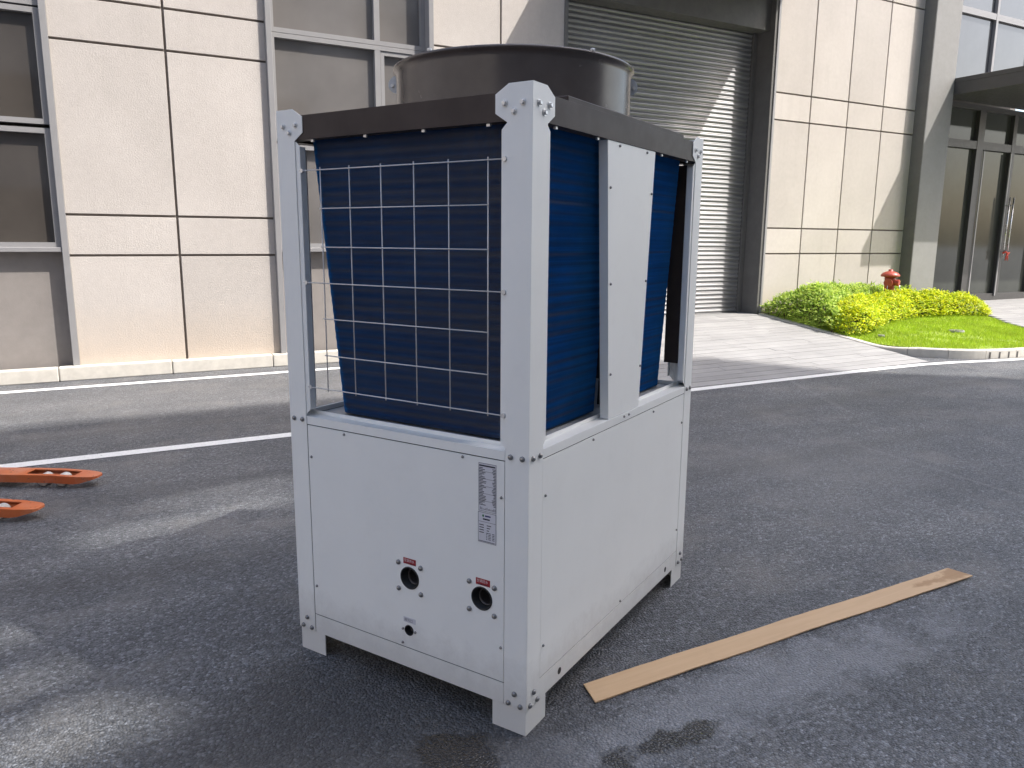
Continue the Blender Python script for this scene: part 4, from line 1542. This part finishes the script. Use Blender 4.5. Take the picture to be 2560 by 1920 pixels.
# ------------------------------------------------------------------ planting
rng = np.random.default_rng(11)
def inside(poly, x_, y_):
    c = False
    n_ = len(poly)
    j = n_ - 1
    for i in range(n_):
        xi, yi = poly[i]; xj, yj = poly[j]
        if (yi > y_) != (yj > y_) and x_ < (xj - xi) * (y_ - yi) / (yj - yi) + xi:
            c = not c
        j = i
    return c
def edge_dist(poly, x_, y_):
    best = 9.0
    for (xa, ya), (xb, yb) in zip(poly, poly[1:] + poly[:1]):
        dx, dy = xb - xa, yb - ya
        t = max(0, min(1, ((x_ - xa) * dx + (y_ - ya) * dy) / (dx * dx + dy * dy)))
        best = min(best, math.hypot(x_ - xa - t * dx, y_ - ya - t * dy))
    return best
def hedge(name_label, poly, height, nleaf, mat, seed, leaf=(0.055, 0.026), upright=0.35):
    root = empty('hedge', (sum(p[0] for p in poly) / len(poly), sum(p[1] for p in poly) / len(poly), 0))
    ox, oy = root.location.x, root.location.y
    tag(root, name_label, 'hedge')
    g = random.Random(seed)
    xs = [p[0] for p in poly]; ys = [p[1] for p in poly]
    verts, faces = [], []
    made = 0
    stems = []
    while made < nleaf:
        x_ = g.uniform(min(xs) - 0.08, max(xs) + 0.08); y_ = g.uniform(min(ys) - 0.08, max(ys) + 0.08)
        ins = inside(poly, x_, y_)
        ed = edge_dist(poly, x_, y_)
        if not ins and ed > 0.07 * g.random():
            continue
        ed = ed if ins else 0.0
        gz = lawn_z(x_, y_)
        lump = mnoise.noise(Vector((x_ * 1.7, y_ * 1.7, seed))) * 0.26 + mnoise.noise(Vector((x_ * 5.5, y_ * 5.5, seed + 3.0))) * 0.16
        top_ = height * (1 + lump) * (1 - 0.30 * max(0.0, min(1.0, (x_ - 13.4) / 2.0))) * min(1.0, 0.34 + 0.66 * (min(1.0, ed / 0.50)) ** 0.6)
        # mostly on the upper shell, some lower down, plus a few long shoots
        u = 1 - abs(g.gauss(0, 0.11)) if ed > 0.12 else g.random() ** 0.55
        z_ = gz + max(0.02, top_ * min(1.12, u + (0.10 if g.random() < 0.06 else 0)))
        L_ = leaf[0] * g.uniform(0.6, 1.35); Wd = leaf[1] * g.uniform(0.7, 1.25)
        az = g.uniform(0, 2 * math.pi)
        el = g.gauss(upright, 0.45)
        d = Vector((math.cos(az) * math.cos(el), math.sin(az) * math.cos(el), math.sin(el)))
        sd = Vector((-math.sin(az), math.cos(az), g.uniform(-0.4, 0.4))).normalized()
        up = d.cross(sd)
        p = Vector((x_ - ox, y_ - oy, z_))
        b = len(verts)
        q = [p, p + d * L_ * 0.45 + sd * Wd * 0.5 - up * Wd * 0.12, p + d * L_ - up * L_ * 0.15, p + d * L_ * 0.45 - sd * Wd * 0.5 - up * Wd * 0.12, p + d * L_ * 0.5 + up * Wd * 0.1]
        verts += [tuple(v) for v in q]
        faces += [(b, b + 1, b + 4), (b + 1, b + 2, b + 4), (b + 2, b + 3, b + 4), (b + 3, b, b + 4)]
        made += 1
        if made % 70 == 0 and ins:
            stems.append((x_ - ox, y_ - oy, gz, top_))
    me = bpy.data.meshes.new('foliage')
    me.from_pydata(verts, [], faces)
    me.materials.append(mat)
    o = bpy.data.objects.new('foliage', me); link(o, root)
    o['kind'] = 'stuff'
    bm = bmesh.new()
    for (x_, y_, gz, tp) in stems:
        lean = Vector((g.uniform(-0.08, 0.08), g.uniform(-0.08, 0.08), 0))
        add_tube(bm, [(x_, y_, gz - 0.03), (x_ + lean.x, y_ + lean.y, gz + tp * 0.8)], [0.007, 0.003], 5, caps=False)
    o = mesh_obj('stems', bm, M['twig'], root)
    o['kind'] = 'stuff'
    return root
poly_green = [(10.60, 9.93), (10.52, 9.4), (10.44, 8.75), (10.36, 8.25), (10.50, 8.15), (10.85, 8.45), (11.35, 8.75), (12.6, 9.15), (14.3, 9.3), (14.9, 9.3), (15.5, 9.2), (15.55, 9.80), (15.25, 9.70), (14.36, 9.66), (14.36, 9.93)]
poly_yel = [(10.40, 8.30), (10.40, 7.95), (10.62, 7.86), (10.95, 7.92), (11.5, 8.22), (12.2, 8.50), (13.2, 8.74), (14.2, 8.62), (14.9, 8.44), (15.6, 8.90), (15.55, 9.42), (14.9, 9.56), (14.3, 9.56), (12.7, 9.44), (11.3, 9.10), (10.8, 8.75)]
hedge('dark green leafy shrub bank against the cream wall beside the driveway', poly_green, 0.55, 12000, M['leaf_green'], 3, (0.085, 0.036), 0.45)
hedge('low golden yellow clipped hedge along the top of the lawn', poly_yel, 0.47, 17000, M['leaf_yellow'], 7, (0.066, 0.034), 0.40)

# grass blades on the lawn
lawn_poly = [(p.x, p.y) for p in inner[:]] + [(20, 7.0), (13.75, 6.95), (14.25, 7.72), (15.2, 8.75), (14.0, 9.0), (12.2, 8.8), (10.8, 8.1), (10.35, 8.05)]
g = random.Random(2)
verts, faces = [], []
cnt = 0
while cnt < 42000:
    x_ = g.uniform(10.2, 16.5); y_ = g.uniform(6.0, 9.1)
    if x_ > 14 and y_ > 7.0 and not inside(lawn_poly, x_, y_):
        continue
    if not inside(lawn_poly, x_, y_):
        continue
    dens = mnoise.noise(Vector((x_ * 2.3, y_ * 2.3, 0.5)))
    if dens < -0.35 and g.random() < 0.7:
        continue
    z_ = lawn_z(x_, y_) - 0.014
    h_ = g.uniform(0.025, 0.065)
    a = g.uniform(0, 2 * math.pi); w_ = g.uniform(0.003, 0.006)
    lx, ly = g.gauss(0, 0.018), g.gauss(0, 0.018)
    b = len(verts)
    verts += [(x_ - math.cos(a) * w_, y_ - math.sin(a) * w_, z_), (x_ + math.cos(a) * w_, y_ + math.sin(a) * w_, z_), (x_ + lx, y_ + ly, z_ + h_)]
    faces.append((b, b + 1, b + 2))
    cnt += 1
me = bpy.data.meshes.new('grass')
me.from_pydata(verts, [], faces)
me.materials.append(M['grass'])
gr = bpy.data.objects.new('grass', me)
link(gr)
tag(gr, 'short bright green grass on the sloping lawn', 'grass', kind='stuff')

# lawn fittings: a round inspection pot and a small spike light
def lawn_pot(x_, y_, r_, label, mat_rim):
    o = empty('lawn_light', (x_, y_, lawn_z(x_, y_)))
    tag(o, label, 'lawn light')
    bm = bmesh.new()
    add_lathe(bm, [(r_ * 0.82, -0.05), (r_, -0.02), (r_, 0.026), (r_ * 0.93, 0.032), (r_ * 0.80, 0.028)], 24)
    bmesh.ops.recalc_face_normals(bm, faces=bm.faces[:])
    mesh_obj('housing', bm, M[mat_rim], o, smooth=True)
    bm = bmesh.new()
    add_lathe(bm, [(r_ * 0.81, 0.027), (0.001, 0.030)], 24)
    mesh_obj('lens', bm, M['glass_dark'], o, smooth=True)
lawn_pot(12.26, 7.40, 0.115, 'round dark ground light with pale rim sunk in the lawn', 'col_paint')
lawn_pot(10.73, 7.65, 0.05, 'tiny pale spotlight in the grass near the driveway kerb', 'col_paint')
